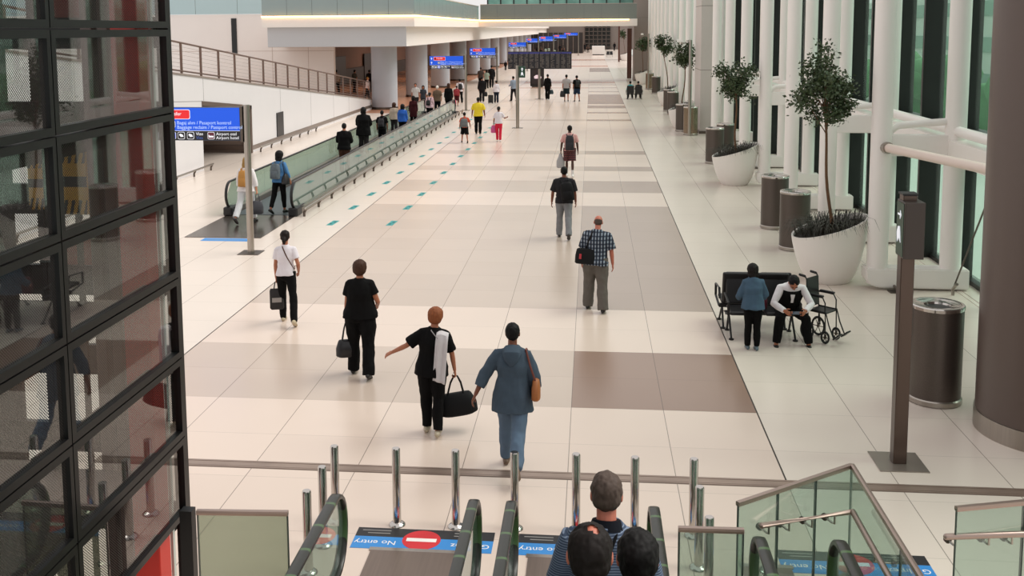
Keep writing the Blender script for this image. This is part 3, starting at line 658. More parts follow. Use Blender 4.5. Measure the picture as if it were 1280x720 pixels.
# ---------------------------------------------------------------- glass guards and rails
RAILM = mat('pinkish_steel_rail', 'a8958c', .32, .85)
GEDGE = mat('glass_edge', '35443d', .3)
def guard(pts, h, label, joints=2, cap=True, gm=GLASS, edges=None):
    t = thing('glass_guard', label, 'glass guard', (pts[0][0], pts[0][1], 0)); o0 = V((pts[0][0], pts[0][1], 0))
    for i in range(len(pts)-1):
        a, b = V((pts[i][0], pts[i][1], 0))-o0, V((pts[i+1][0], pts[i+1][1], 0))-o0; d = (b-a); n = (edges or [1]*9)[i]; L = d.length; u = d.normalized(); s = V((-u.y, u.x, 0))*.008
        for k in range(n):
            p, q = a+u*(L*k/n+.006), a+u*(L*(k+1)/n-.006)
            bm = nb(); prism(bm, [((p-s).x, (p-s).y), ((q-s).x, (q-s).y), ((q+s).x, (q+s).y), ((p+s).x, (p+s).y)], .06, h); g = obj('glass_panel', bm, gm, t)
            for e in (p, q):
                bm = nb(); tube(bm, [e+V((0, 0, .06)), e+V((0, 0, h))], .0085, 6); obj('panel_edge', bm, GEDGE, g)
        if cap: bm = nb(); tube(bm, [a+V((0, 0, h)), b+V((0, 0, h))], [(.022, .02)]*2, 8, sup=6); obj('top_rail', bm, RAILM, t)
        bm = nb(); S2 = s*4; prism(bm, [((a-S2).x, (a-S2).y), ((b-S2).x, (b-S2).y), ((b+S2).x, (b+S2).y), ((a+S2).x, (a+S2).y)], 0, .09); obj('base_channel', bm, STEEL, t)
    return t
def rail(pts, z, label, off, nbr):
    t = thing('handrail', label, 'handrail', (pts[0][0], pts[0][1], 0)); o0 = V((pts[0][0], pts[0][1], 0)); P = [V((p[0], p[1], z))-o0 for p in pts]
    bm = nb(); tube(bm, P, .026, 14, cap='round'); obj('rail', bm, RAILM, t, True)
    for k in nbr:
        i = min(int(k), len(P)-2); c = P[i].lerp(P[i+1], k-i); d = (P[i+1]-P[i]).normalized(); s = V((-d.y, d.x, 0))*off
        bm = nb(); tube(bm, [c-V((0, 0, .02)), c-V((0, 0, .08)), c-V((0, 0, .09))+s*.3, c-V((0, 0, .09))+s], .009, 8); br = obj('bracket', bm, STEEL, t, True)
        bm = nb(); tube(bm, [c-V((0, 0, .09))+s*.93, c-V((0, 0, .09))+s*1.15], .03, 12); obj('glass_clamp', bm, mat('clamp_dark', '4a3f3a', .3, .8), br)
    return t
P = lambda x, y, z=1.1: G(x, y, z)
g1, g2, g3 = P(922, 630), P(1065, 582), P(1150, 720); g4 = g3+(g3-g2)*1.3
guard([g1, g2, g4], 1.1, 'slanted glass guard with steel top rail at lower right', edges=[3, 3])
h0, h1 = P(955, 657, .88), P(1072, 640, .88); h2 = h1+(g3-g2)*2.4
rail([V(h0)+V((-.02, 0, 0)), V(h1)+V((-.04, 0, 0)), h2+V((-.04, 0, 0))], .88, 'pinkish steel handrail inside the slanted glass guard', .14, (.08, .3, .55, .8, 1.15, 1.4, 1.7))
b1, b2 = P(848, 661), P(930, 663.5)
guard([b1, b2], 1.1, 'short glass guard beside the last front bollard', edges=[1])
r1, r2 = P(1195, 636), P(1280, 628); r3 = r2+(r2-r1)*1.2
guard([r1, r2, r3], 1.1, 'glass guard at the lower right corner of the view', edges=[1, 1])
q1, q2 = P(1183, 671, .86), P(1280, 667.5, .86); rail([q1, q2, q2+(q2-q1)*.8], .86, 'brown steel handrail before the lower right glass guard', .12, (.12, .55, .85, 1.5))
# ---------------------------------------------------------------- glass tower at left
YC = -4.8; XT = atY(235.5, 640, YC).x
zr = [atY(222, v, YC).z for v in (735, 622.5, 528, 435, 336, 237, 137, 36)]
st = (zr[7]-zr[0])/7
zr = [zr[0]+st*k for k in range(-2, 12)]; zr = [z for z in zr if z > .25]
ybay = [YC, atX(64, 60, XT).y]; ybay += [ybay[1]-(ybay[0]-ybay[1])*k for k in (1, 2, 3)]
TFR = mat('tower_black_frame', '101112', .35, .3)
def perfmat():
    m = bpy.data.materials.new('perforated_screen_glass'); m.use_nodes = True; nt = m.node_tree; nt.nodes.clear(); L = nt.links.new; N = nt.nodes.new
    o = N('ShaderNodeOutputMaterial'); tc = N('ShaderNodeTexCoord'); sp = N('ShaderNodeSeparateXYZ'); L(tc.outputs['Object'], sp.inputs[0])
    def mt(op, a, b=None):
        n = N('ShaderNodeMath'); n.operation = op
        for i, q in enumerate((a, b)):
            if q is None: continue
            if isinstance(q, (int, float)): n.inputs[i].default_value = q
            else: L(q, n.inputs[i])
        return n.outputs[0]
    u = mt('ADD', mt('MULTIPLY', sp.outputs[1], 46), mt('MULTIPLY', sp.outputs[2], 46)); v = mt('SUBTRACT', mt('MULTIPLY', sp.outputs[1], 46), mt('MULTIPLY', sp.outputs[2], 46))
    fu = mt('SUBTRACT', mt('FRACT', u), .5); fv = mt('SUBTRACT', mt('FRACT', v), .5)
    d = mt('ADD', mt('MULTIPLY', fu, fu), mt('MULTIPLY', fv, fv)); hole = mt('LESS_THAN', d, .145)
    clear = mt('GREATER_THAN', sp.outputs[1], YC-.16); hole = mt('MAXIMUM', hole, clear)
    t = N('ShaderNodeBsdfTransparent'); t.inputs[0].default_value = (.8, .86, .84, 1)
    k = N('ShaderNodeBsdfDiffuse'); k.inputs[0].default_value = srgb('2a2523')
    g = N('ShaderNodeBsdfGlossy'); g.inputs[0].default_value = (.9, .9, .9, 1); g.inputs['Roughness'].default_value = .02
    x1 = N('ShaderNodeMixShader'); L(hole, x1.inputs[0]); L(k.outputs[0], x1.inputs[1]); L(t.outputs[0], x1.inputs[2])
    fa = mirror_factor(nt, .08, False)
    x2 = N('ShaderNodeMixShader'); L(fa, x2.inputs[0]); L(x1.outputs[0], x2.inputs[1]); L(g.outputs[0], x2.inputs[2]); L(x2.outputs[0], o.inputs[0]); return m
PERF = perfmat()
tw = thing('glass_tower', 'black framed tower of perforated glass panes filling the left edge', 'glass tower', (0, 0, 0))
for j in range(len(ybay)-1):
    y1, y0 = ybay[j], ybay[j+1]
    for i in range(len(zr)-1):
        a, b = zr[i]+.006, zr[i+1]-.006; c, d = y0+.006, y1-.006; f = .055
        bm = nb()
        box(bm, (XT-.08, c, a), (XT, d, a+f)); box(bm, (XT-.08, c, b-f), (XT, d, b)); box(bm, (XT-.08, c, a+f), (XT, c+f, b-f)); box(bm, (XT-.08, d-f*.8, a+f), (XT, d, b-f))
        bmesh.ops.remove_doubles(bm, verts=bm.verts, dist=1e-5)
        fr_ = obj('panel_frame', bm, TFR, tw)
        bm = nb(); quad(bm, (XT-.03, c+f, a+f), (XT-.03, d-f*.8, a+f), (XT-.03, d-f*.8, b-f), (XT-.03, c+f, b-f)); pn = obj('glass_pane', bm, PERF, fr_, norm=False)
obj('corner_post', B((XT-.11, YC, 0), (XT-.005, YC+.06, zr[-1])), TFR, tw)
# far face of the tower: framed clear glass, dark panels and masts inside
DBR = mat('tower_brown_panel', '2c1f1d', .4, noise_amt=.3, nscale=1.5)
def px_x(x, Y, row=300): return atY(x, row, Y).x
xw0, xw1 = px_x(76, YC), px_x(122, YC); xv0, xv1 = px_x(18, YC), px_x(50, YC)
zt_ = zr[-1]
bk = obj('back_panel', B((xw1, YC-.02, 0), (px_x(150, YC), YC+.03, zt_)), DBR, tw)
obj('back_panel', B((xv1, YC-.02, 0), (xw0, YC+.03, zt_)), DBR, tw); obj('back_panel', B((xv0-.5, YC-.02, 0), (xv0, YC+.03, zt_)), DBR, tw)
for i, z in enumerate(zr):
    obj('back_transom', B((xv0-.6, YC-.04, z-.16), (XT-.115, YC+.02, z+.10)), TFR, tw)
for i in range(0, len(zr)-1, 3):
    obj('solid_panel', B((xw0, YC-.015, zr[i]+.1), (xw1, YC+.01, zr[i]+.34)), mat('tower_red_brown', '8a2c24', .4), tw)
REDM = mat('red_steel', 'd63024', .4, noise_amt=.08, nscale=3)
for x0, x1, m, n in ((165, 197, REDM, 'red_column'), (120, 134, mat('mast_grey_brown', '6f5d58', .4), 'guide_mast'), (140, 153, mat('mast_grey_brown', '6f5d58'), 'guide_mast')):
    a, b = px_x(x0, YC-.3), px_x(x1, YC-.3); obj(n, B((a, YC-.3-(b-a), 0), (b, YC-.3, zt_), .01), m, tw)
obj('white_strip', B((px_x(198, YC-.1), YC-.12, 0), (px_x(201.5, YC-.1), YC-.08, zt_)), mat('strip_white', 'd8dcd6', .5), tw)
for z in zr[1::2]: obj('floor_beam', B((xv0-.4, YC-2.4, z-.2), (px_x(165, YC-.4), YC-.6, z-.06)), DBR, tw)
obj('roof', B((xv0-.6, ybay[-1], zt_), (XT, YC+.06, zt_+.1)), TFR, tw)
HAZ = mat('hazard_yellow', 'e0a93a', .5)
for x0, x1, y0_, y1_, lab in ((37, 58, 196, 262, 'yellow barrier board with black stripes behind the perforated glass, left one'), (79, 106, 186, 268, 'yellow barrier board with black stripes behind the perforated glass, right one')):
    Yh = YC-.7; a, b = atY(x0, y1_, Yh), atY(x1, y0_, Yh)
    t = thing('barrier_board', lab, 'barrier board', (a.x, Yh, a.z), 0, 'striped barrier boards'); w, h = b.x-a.x, b.z-a.z
    bd = obj('board', B((0, 0, 0), (w, .03, h), .005), HAZ, t)
    for z0 in (0, h*.78):
        for k in range(4):
            s = w*.28*k; bm = nb(); prism(bm, [(s, z0), (min(w, s+w*.12), z0), (min(w, s+w*.24), z0+h*.22), (min(w, s+w*.12), z0+h*.22)], -.004, 0, 'y'); obj('black_stripe', bm, BLACK, bd)
    obj('black_band', B((0, -.004, h*.42), (w, 0, h*.58)), BLACK, bd)
    obj('stand', B((w*.4, .03, -a.z), (w*.6, .06, h*.5)), BLACK, t)
# short clear guard between tower and escalator
l1, l2 = P(246, 640), P(360, 641.5)
guard([V((l1.x-.0, l1.y, 0)), l2], 1.1, 'clear glass guard between the glass tower and the first escalator', edges=[1], gm=glassmat('greyish_guard_glass', 'd5ddd0', .9, .05))
o = obj('guard_post', B((l1.x-.13, l1.y-.04, 0), (l1.x-.03, l1.y+.05, 1.12)), TFR); tag(o, 'black square post joining the clear guard to the tower', 'post')
# ---------------------------------------------------------------- moving walkway
YA, YZ = 13.3, 46.6; XLw, XRw = -9.52, -7.72
t = thing('moving_walkway', 'long glass sided moving walkway running beside the white ramp wall', 'moving walkway', ((XLw+XRw)/2, YA, 0)); w = (XRw-XLw)/2
HRB = mat('walkway_handrail', '1a1a1a', .35); WG = glassmat('walkway_glass', 'dbeae0', .9, .06)
Ln = YZ-YA
for sx in (-1, 1):
    x = sx*w; pts = []
    for e in (0, 1):
        arc = []
        for k in range(0, 13): a = math.radians(90+15*k); arc.append((a, .36*math.cos(a), .56+.36*math.sin(a)))
        if e == 0: pts += [V((x, 1.1, .19)), V((x, .55, .2))]+[V((x, .38+c, s)) for a, c, s in reversed(arc)]
        else: pts += [V((x, Ln-.38-c, s)) for a, c, s in arc]+[V((x, Ln-.55, .2)), V((x, Ln-1.1, .19))]
    bm = nb(); tube(bm, pts, [(.04, .022)]*len(pts), 10, sup=3); obj('handrail', bm, HRB, t, True)
    n = 21
    for k in range(n):
        a, b = .15+(Ln-.3)*k/n, .15+(Ln-.3)*(k+1)/n
        bm = nb(); prism(bm, [(a+.006, .16), (b-.006, .16), (b-.006, .88 if k < n-1 else .6), (b-.3, .88), (a+.3, .88), (a+.006, .88 if k else .6)], x-.005, x+.005, 'x'); obj('glass_panel', bm, WG, t)
    obj('skirt', B((x-.1, .3, 0), (x+.1, Ln-.3, .15)), mat('walkway_steel', '8f857d', .3, .9), t)
    obj('trim_strip', B((x-.012, .4, .885), (x+.012, Ln-.4, .9)), STEEL, t)
    for y in (.1, Ln-.6): obj('newel_shoe', B((x-.13, y, 0), (x+.13, y+.5, .24), .04), BLACK, t)
obj('belt', B((-w+.12, .3, 0), (w-.12, Ln-.3, .02)), mat('walkway_belt', '5b6468', .5, .3, noise_amt=.2, nscale=40, stretch=(1, .02, 1)), t)
ypl = G(290, 297.5).y
obj('landing_plate', B((-w-.05, ypl-YA, 0), (w+.05, .3, .012)), mat('landing_dark', '6f655d', .25, .8, noise_amt=.1, nscale=2), t)
obj('landing_plate', B((-w-.05, Ln-.3, 0), (w+.05, Ln+2.5, .012)), mat('landing_dark', '6f655d'), t)
def bumper(x, y0, y1, label, side):
    t = thing('bumper_rail', label, 'bumper rail', (x, y0, 0), 0, 'low steel bumper rails'); n = max(1, int((y1-y0)/1.45))
    bm = nb(); tube(bm, [(0, 0, .22), (0, y1-y0, .22)], .035, 10, cap='round'); obj('rail', bm, STEEL, t, True)
    for k in range(n+1):
        y = .1+(y1-y0-.2)*k/n; bm = nb(); tube(bm, [(0, y, .2), (side*.05, y, .1), (side*.05, y, 0)], .035, 8); obj('post', bm, DARKSTEEL, t)
bumper(-7.38, YA+.1, YZ+1, 'long low bumper rail along the right side of the moving walkway', -1)
bumper(-13.3, 8, Ya+.1, 'low bumper rail under the white wall next to the tower', -1)
bumper(-13.3, Yb+.2, Yb+9, 'low bumper rail under the white ramp wall beyond the passage', -1)
# ramp railing
t = thing('ramp_railing', 'brown steel railing with wires along the top of the ramp wall', 'railing', (XR-.1, 5, 0)); BRS = mat('brown_steel', '7c655b', .4, .6)
L2 = Ye-5
bm = nb(); tube(bm, [(0, 0, rz(5)+1.12), (0, L2, rz(Ye)+1.12)], .035, 10); obj('top_rail', bm, BRS, t, True)
bm = nb(); tube(bm, [(0, 0, rz(5)+.16), (0, L2, rz(Ye)+.16)], .03, 8); obj('bottom_rail', bm, BRS, t, True)
n = 26
for k in range(n+1): y = L2*k/n; z = rz(5+y); obj('post', B((-.03, y-.045, z+.04), (.03, y+.045, z+1.1)), BRS, t)
for k in range(6): z = .28+.14*k; bm = nb(); tube(bm, [(0, 0, rz(5)+z), (0, L2, rz(Ye)+z)], .006, 5); obj('wire', bm, STEEL, t)
# ---------------------------------------------------------------- bins
BINM = mat('bin_perforated_bronze', '6b615b', .4, .7, noise_amt=.25, nscale=120)
def make_bin(m):
    t = thing('litter_bin', '', 'bin', (0, 0, 0), 0, 'tall round litter bins along the facade')
    bm = nb(); lathe(bm, [(.33, .08), (.33, 1.27)], n=36); obj('body', bm, m, t, True)
    bm = nb(); lathe(bm, [(.31, 0), (.345, .01), (.345, .07), (.33, .085)], n=36); obj('base_ring', bm, STEEL, t, True)
    bm = nb(); lathe(bm, [(.335, 1.27), (.34, 1.31), (.33, 1.325), (.30, 1.33), (.27, 1.315), (.17, 1.30), (.16, 1.26), (0, 1.26)], n=36); obj('lid', bm, CHROME, t, True)
    bm = nb(); lathe(bm, [(.155, 1.262), (.155, 1.275), (0, 1.275)], n=24); obj('opening', bm, BLACK, t)
    return t
b0 = None
for x, y, lab, mt_, X in ((1167, 500, 'large dark round bin beside the exit post', 0, None), (992.5, 311, 'dark round bin right behind the nearest planter', 0, None), (967.5, 284.5, 'dark round bin, second behind the nearest planter', 0, None), (893, 204, 'dark round bin before the second planter, on its left side', 0, None), (906, 197, 'dark round bin half hidden behind the second planter', 0, None), (863, 168.5, 'shiny bronze bin with post beside the third planter', 1, None), (853, 164, 'dark round bin left of the shiny bronze bin', 0, None), (836, 139, 'dark round bin between third and fourth planters', 0, None), (841, 143, 'dark round bin closest behind the third planter', 0, None), (812, 111.5, 'small shiny bin beside the fifth planter', 1, None), (820, 117, 'small dark bin behind the fourth planter', 0, None)):
    if b0 is None or mt_: bb = make_bin(mat('shiny_bronze', '93816f', .25, .9) if mt_ else BINM)
    else: bb = copy_tree(b0)
    if b0 is None: b0 = bb
    bb.location = G(x, y); bb['label'] = lab
# thin posts with lamp heads
for x, y, yt, lab in ((864, 172, 50, 'slim steel post standing by the shiny bronze bin'), (811, 113, 42, 'slim steel post by the small shiny bin')):
    p = G(x, y); p = V((p.x-.02, p.y+.75, 0)); h = hgt(p, yt); t = thing('lamp_post', lab, 'post', p)
    bm = nb(); tube(bm, [(0, 0, 0), (0, 0, h)], .07, 14); obj('pole', bm, STEEL, t, True)
    bm = nb(); tube(bm, [(0, 0, h-.12), (-.35, 0, h-.15), (-.5, 0, h-.05)], .035, 8); obj('bracket', bm, STEEL, t, True); obj('lamp_head', B((-.62, -.1, h-.1), (-.42, .1, h+.02), .02), WHITE, t)
# ---------------------------------------------------------------- planters and trees
PLW = mat('white_planter', 'f1ebe6', .4, noise_amt=.02, nscale=2); SOIL = mat('dark_soil', '2a211c', .9, noise_amt=.3, nscale=30)
LEAF = mat('tree_leaf', '2c3a24', .5, noise_amt=.35, nscale=6, col2='4a5a33'); GRASS = mat('lily_grass', '1d1b15', .6, noise_amt=.3, nscale=8, col2='302c1d')
BARK = mat('bark', '75543a', .8, noise_amt=.25, nscale=14, bump=.4)
def planter(p, R, H, label):
    t = thing('round_planter', label, 'planter', p, 0, 'white bowl planters along the facade'); n = 48; tl = .2
    prof = [(.56, .0), (.60, .03), (.73, .18), (.84, .38), (.92, .6), (.97, .8), (1.0, 1.0)]
    bm = nb(); rings = []
    for r, z in prof+[(.95, 1.0), (.93, .9)]:
        rings.append([bm.verts.new(V((r*R*math.cos(2*PI*k/n), r*R*math.sin(2*PI*k/n), z*H+tl*H*z*z*math.cos(2*PI*k/n)))) for k in range(n)])
    for A, Bq in zip(rings, rings[1:]):
        for k in range(n): bm.faces.new((A[k], A[(k+1) % n], Bq[(k+1) % n], Bq[k]))
    bm.faces.new(rings[0][::-1]); obj('bowl', bm, PLW, t, True)
    bm = nb(); vs = [bm.verts.new(V((.94*R*math.cos(2*PI*k/n), .94*R*math.sin(2*PI*k/n), .92*H+tl*H*.85*math.cos(2*PI*k/n)))) for k in range(n)]; bm.faces.new(vs); obj('soil', bm, SOIL, t)
    return t
def grass(p, R, H, nbl, seed, lab):
    rr = random.Random(seed); bm = nb()
    for _ in range(nbl):
        a = rr.uniform(0, 2*PI); r = R*.9*math.sqrt(rr.random()); b = V((r*math.cos(a), r*math.sin(a), .93*H+.14*H*math.cos(a)*r/R)); a2 = a+rr.uniform(-.9, .9); L = rr.uniform(.22, .48); o = V((math.cos(a2), math.sin(a2), 0)); s = V((-o.y, o.x, 0))*.009
        pts = [b, b+V((0, 0, L*.55))+o*L*.3, b+V((0, 0, L*.5))+o*L*.75, b+V((0, 0, L*.05 if r > .7*R else L*.25))+o*L*1.05]
        for i in range(3):
            k0, k1 = 1-i*.25, 1-(i+1)*.3; quad(bm, pts[i]-s*k0, pts[i]+s*k0, pts[i+1]+s*k1, pts[i+1]-s*k1)
    o = obj('planter_grass', bm, GRASS, norm=False); o.location = p; tag(o, lab, 'grass', kind='stuff'); return o
def tree(p, z0, htop, zc0, rad, px_lean, seed, nleaf, label, dens=1):
    rr = random.Random(seed); t = thing('potted_tree', label, 'tree', (p.x, p.y, z0), 0, 'small trees in the bowl planters')
    lean = px_lean; pts = []; nz = 9
    for k in range(nz+1):
        f = k/nz; pts.append(V((lean*f+.03*math.sin(f*7+seed), .03*math.sin(f*5+seed*2), (zc0-z0+.3*(htop-zc0))*f)))
    bm = nb(); tube(bm, pts, [.035-.014*k/nz for k in range(nz+1)], 10); obj('trunk', bm, BARK, t, True)
    cc = V((lean, 0, (zc0+htop)/2-z0)); hh = (htop-zc0)/2; top = pts[-1]
    tips = []
    bmb = nb()
    for i in range(22):
        while True:
            q = V((rr.uniform(-1, 1), rr.uniform(-1, 1), rr.uniform(-1, 1)))
            if .35 < q.length < 1: break
        e = cc+V((q.x*rad*.92, q.y*rad*.92, q.z*hh*.95)); s = pts[-1-rr.randrange(3)]
        m = s.lerp(e, .5)+V((rr.uniform(-.06, .06), rr.uniform(-.06, .06), .08)); tube(bmb, [s, m, e], [.011, .007, .003], 5); tips.append((m, e))
    obj('branches', bmb, BARK, t)
    bm = nb(); cl = []
    for m, e in tips:
        for k in range(4): cl.append(m.lerp(e, rr.uniform(.3, 1.05))+V((rr.gauss(0, .07), rr.gauss(0, .07), rr.gauss(0, .08))))
    for i in range(nleaf):
        c = rr.choice(cl)+V((rr.gauss(0, .085), rr.gauss(0, .085), rr.gauss(0, .085)))
        d = V((rr.gauss(0, 1), rr.gauss(0, 1), rr.gauss(0, .8)-.3)).normalized(); s = d.cross(V((rr.gauss(0, 1), rr.gauss(0, 1), rr.gauss(0, 1)))).normalized(); L = rr.uniform(.06, .10)*dens
        bm.faces.new([bm.verts.new(x) for x in (c, c+d*L*.45+s*L*.3, c+d*L, c+d*L*.45-s*L*.3)])
    o = obj('foliage', bm, LEAF, t, norm=False); return t
for k, (x, y, R, H, tx, ty0, ty1, hw, nl, desc) in enumerate((
        (1035, 350, .72, 1.10, 1030, 52, 168, 43, 4200, 'nearest the camera, beside the seats'), (918, 230, .72, 1.10, 919, 66, 127, 27, 3000, 'second from the camera, before the dark bins'),
        (851.5, 159, .66, 1.08, 857, 49, 85, 13.5, 1600, 'third from the camera, dark crown'), (835, 132, .70, 1.08, 829, 38, 72, 13.5, 1300, 'fourth from the camera, loose crown'), (803, 105, .7, 1.08, 803, 43, 64, 10, 900, 'fifth from the camera, by the taupe pillar'), (781, 76, .7, 1.1, 779, 36, 47, 4, 300, 'sixth and farthest, at the distant pillar'))):
    p = G(x, y); planter(p, R, H, 'white bowl planter with slanted rim, '+desc.split(',')[0])
    a = atY(tx, ty0, p.y); b = atY(tx, ty1, p.y)
    dens = (1, 1.15, 1.5, 1.7, 2.2, 3.5)[k]
    tree(V((p.x+.03, p.y, 0)), H*.9, a.z, b.z, hw/F*(p.y-CAM.y), a.x-p.x, k+2, nl, 'small round crowned tree in planter, '+desc, dens)
    grass(p, R*(1 if k < 2 else .7), H, (420, 320, 160, 120, 80, 30)[k], k, 'dark strap leaved grass filling the planter '+desc.split(',')[0])
# ---------------------------------------------------------------- seats, wheelchair
PADM = mat('black_leatherette', '19171a', .42, noise_amt=.15, nscale=5)
def bench(label, n, group='black airport seat benches'):
    t = thing('airport_bench', label, 'bench', (0, 0, 0), 0, group); sw = .56; W = n*sw      # faces -Y
    obj('beam', B((-W/2, .12, .32), (W/2, .2, .38), .01), BLACK, t)
    for i in range(n):
        x = -W/2+sw*(i+.5)
        obj('seat', B((x-.25, -.22, .40), (x+.25, .26, .46), .025), PADM, t)
        Mx = M.Translation((x, .30, .46)) @ M.Rotation(math.radians(-12), 4, 'X'); bm = nb(); box(bm, (-.25, -.03, 0), (.25, .03, .52), .025, Mx); obj('backrest', bm, PADM, t)
    for i in range(n+1):
        x = -W/2+sw*i
        if i in (0, n) or n > 2:
            bm = nb(); tube(bm, [(x, .22, .36), (x, -.24, .42), (x, -.25, .62), (x, .22, .66), (x, .3, .5)], [(.02, .012)]*5, 8); obj('armrest', bm, BLACK, t)
    for x in (-W/2+.06, W/2-.06):
        for y in (-.2, .34):
            bm = nb(); tube(bm, [(x, .16, .34), (x, y, .02)], .017, 8); tube(bm, [(x, y, .022), (x, y, 0)], .04, 10); obj('leg', bm, BLACK, t)
    return t
pb = G(957, 434); 
be = bench('black seat bench facing the camera, with seated man', 2); be.location = (pb.x+.02, pb.y+.55, 0)
be2 = bench('black seat bench back to back behind the seated man', 2); be2.location = (pb.x-.03, pb.y+1.32, 0); be2.rotation_euler.z = PI
p = G(793, 124); be3 = copy_tree(be); be3.location = (p.x, p.y+.2, 0); be3.rotation_euler.z = PI; be3['label'] = 'black seat bench by the taupe pillar with two sitters'
p = G(762, 71); be4 = copy_tree(be); be4.location = (p.x, p.y, 0); be4['label'] = 'black seat bench farthest away near the white counter'
# carry bags on the seat
def rounded_bag(name, w, d, h, m, loc, rz, label, cat, taper=.85):
    t = thing(name, label, cat, loc, rz); bm = nb(); tube(bm, [(0, 0, 0), (0, 0, h*.1), (0, 0, h*.55), (0, 0, h*.92), (0, 0, h)], [(w*.42, d*.42), (w*.5, d*.5), (w*.49, d*.47), (w*.5*taper, d*.3), (w*.45*taper, d*.15)], 20, sup=3.2); obj('body', bm, m, t, True)
    return t
# wheelchair, facing right
p = G(1030, 427)
t = thing('wheelchair', 'folded black wheelchair standing beside the seated man', 'wheelchair', (p.x-.02, p.y+.1, 0), -.75); t.scale = (.8, .82, 1.05); MB_ = mat('wheelchair_black', '141416', .4)
for y in (-.2, .2):
    bm = nb(); tube(bm, [(-.36, y, .98), (-.27, y, .97), (-.24, y, .93), (-.2, y, .48), (-.16, y, .18)], .014, 8); obj('back_tube', bm, MB_, t, True)
    bm = nb(); tube(bm, [(-.4, y, .985), (-.28, y, .975)], .02, 8, cap='round'); obj('push_grip', bm, RUBBER, t, True)
    bm = nb(); tube(bm, [(-.2, y, .48), (.2, y, .48), (.27, y, .3), (.38, y, .12)], .013, 8); obj('side_tube', bm, MB_, t, True)
    bm = nb(); tube(bm, [(-.22, y, .7), (.12, y, .7), (.18, y, .62), (.18, y, .48)], .013, 8); obj('arm_tube', bm, MB_, t, True)
    obj('armrest_pad', B((-.18, y-.03, .705), (.14, y+.03, .735), .012), PADM, t)
    for x, r in ((-.2, .155), (.2, .1)):
        bm = nb(); tube(bm, [(x+(r-.02)*math.cos(2*PI*k/24), y, r+(r-.02)*math.sin(2*PI*k/24)) for k in range(24)], .02, 8, ref=V((0, 1, 0)), closed=True); wl = obj('wheel', bm, RUBBER, t, True)
        bm = nb(); tube(bm, [(x, y-.02, r), (x, y+.02, r)], .025, 10, ref=V((1, 0, 0)))
        for k in range(3): a = PI*k/3; tube(bm, [(x-(r-.03)*math.cos(a), y, r-(r-.03)*math.sin(a)), (x+(r-.03)*math.cos(a), y, r+(r-.03)*math.sin(a))], .007, 6, ref=V((0, 1, 0)))
        obj('spokes', bm, DARKSTEEL, wl)
        bm = nb(); tube(bm, [(x, y, r), (x*.95, y, .46)], .012, 8); obj('fork', bm, MB_, t)
    bm = nb(); box(bm, (-.06, -.07, -.012), (.1, .07, .012), .006, M.Translation((.42, y*.75, .13)) @ M.Rotation(-.6, 4, 'Y')); obj('footplate', bm, MB_, t)
obj('seat', B((-.2, -.2, .45), (.2, .2, .475), .01), PADM, t)
bm = nb(); box(bm, (-.015, -.2, 0), (.015, .2, .45), .012, M.Translation((-.2, 0, .5)) @ M.Rotation(-.09, 4, 'Y')); obj('backrest', bm, PADM, t)
# ---------------------------------------------------------------- people
SKIN = {k: mat('skin_'+k, c, .5, noise_amt=.05, nscale=14) for k, c in dict(fair='c98b6e', tan='a8694c', brown='7a4630', red='c0705a', dark='4d2c20').items()}
def fab(name, col, **k): return mat('cloth_'+name, col, k.pop('rough', .85), spec=.15, noise_amt=k.pop('na', .09), nscale=k.pop('ns', 9), **k)
def fabric_pattern(name, fn):
    if name in _mats: return _mats[name]
    m = mat(name, 'ffffff', .85); nt = m.node_tree; L = nt.links.new; b = nt.nodes['Principled BSDF']
    tc = nt.nodes.new('ShaderNodeTexCoord'); sp = nt.nodes.new('ShaderNodeSeparateXYZ'); L(tc.outputs['Object'], sp.inputs[0])
    def mt(op, a, v=0):
        n = nt.nodes.new('ShaderNodeMath'); n.operation = op
        for i, q in enumerate((a, v)):
            if isinstance(q, (int, float)): n.inputs[i].default_value = q
            else: L(q, n.inputs[i])
        return n.outputs[0]
    def mx(f, a, c):
        n = nt.nodes.new('ShaderNodeMix'); n.data_type = 'RGBA'; L(f, n.inputs[0])
        for i, q in ((6, a), (7, c)):
            if isinstance(q, str): n.inputs[i].default_value = srgb(q)
            else: L(q, n.inputs[i])
        return n.outputs[2]
    L(fn(sp, mt, mx), b.inputs['Base Color']); return m
def plaid(sp, mt, mx):
    u = mt('LESS_THAN', mt('FRACT', mt('MULTIPLY', sp.outputs[0], 19)), .38); v = mt('LESS_THAN', mt('FRACT', mt('MULTIPLY', sp.outputs[2], 15)), .4)
    w = mt('LESS_THAN', mt('FRACT', mt('MULTIPLY', sp.outputs[0], 38)), .3)
    return mx(v, mx(u, mx(w, '1b2434', '2b384c'), '929ba6'), mx(u, '121722', '3f4c60'))
def stripes(sp, mt, mx):
    v = mt('LESS_THAN', mt('FRACT', mt('MULTIPLY', sp.outputs[2], 78)), .34); return mx(v, '39485f', '75849a')
def camo(sp, mt, mx):
    u = mt('LESS_THAN', mt('FRACT', mt('ADD', mt('MULTIPLY', sp.outputs[0], 23), mt('MULTIPLY', sp.outputs[2], 11))), .35); v = mt('LESS_THAN', mt('FRACT', mt('MULTIPLY', sp.outputs[2], 16)), .5)
    return mx(mt('MULTIPLY', u, v), '221c20', 'a8494a')
PLAID = fabric_pattern('plaid_shirt', plaid); STRIPE = fabric_pattern('striped_polo', stripes); CAMO = fabric_pattern('patterned_shorts', camo)
HAIRC = {k: mat('hair_'+k, c, .65, spec=.25, noise_amt=.3, nscale=60, stretch=(1, 1, .15)) for k, c in dict(black='0c0909', brown='4a2e20', auburn='9c5a36', grey='5f5048', blonde='b08a4c', dark='1a110e', white='d8d0c8').items()}
def Rx(a): return M.Rotation(math.radians(a), 3, 'X')
def Ry(a): return M.Rotation(math.radians(a), 3, 'Y')
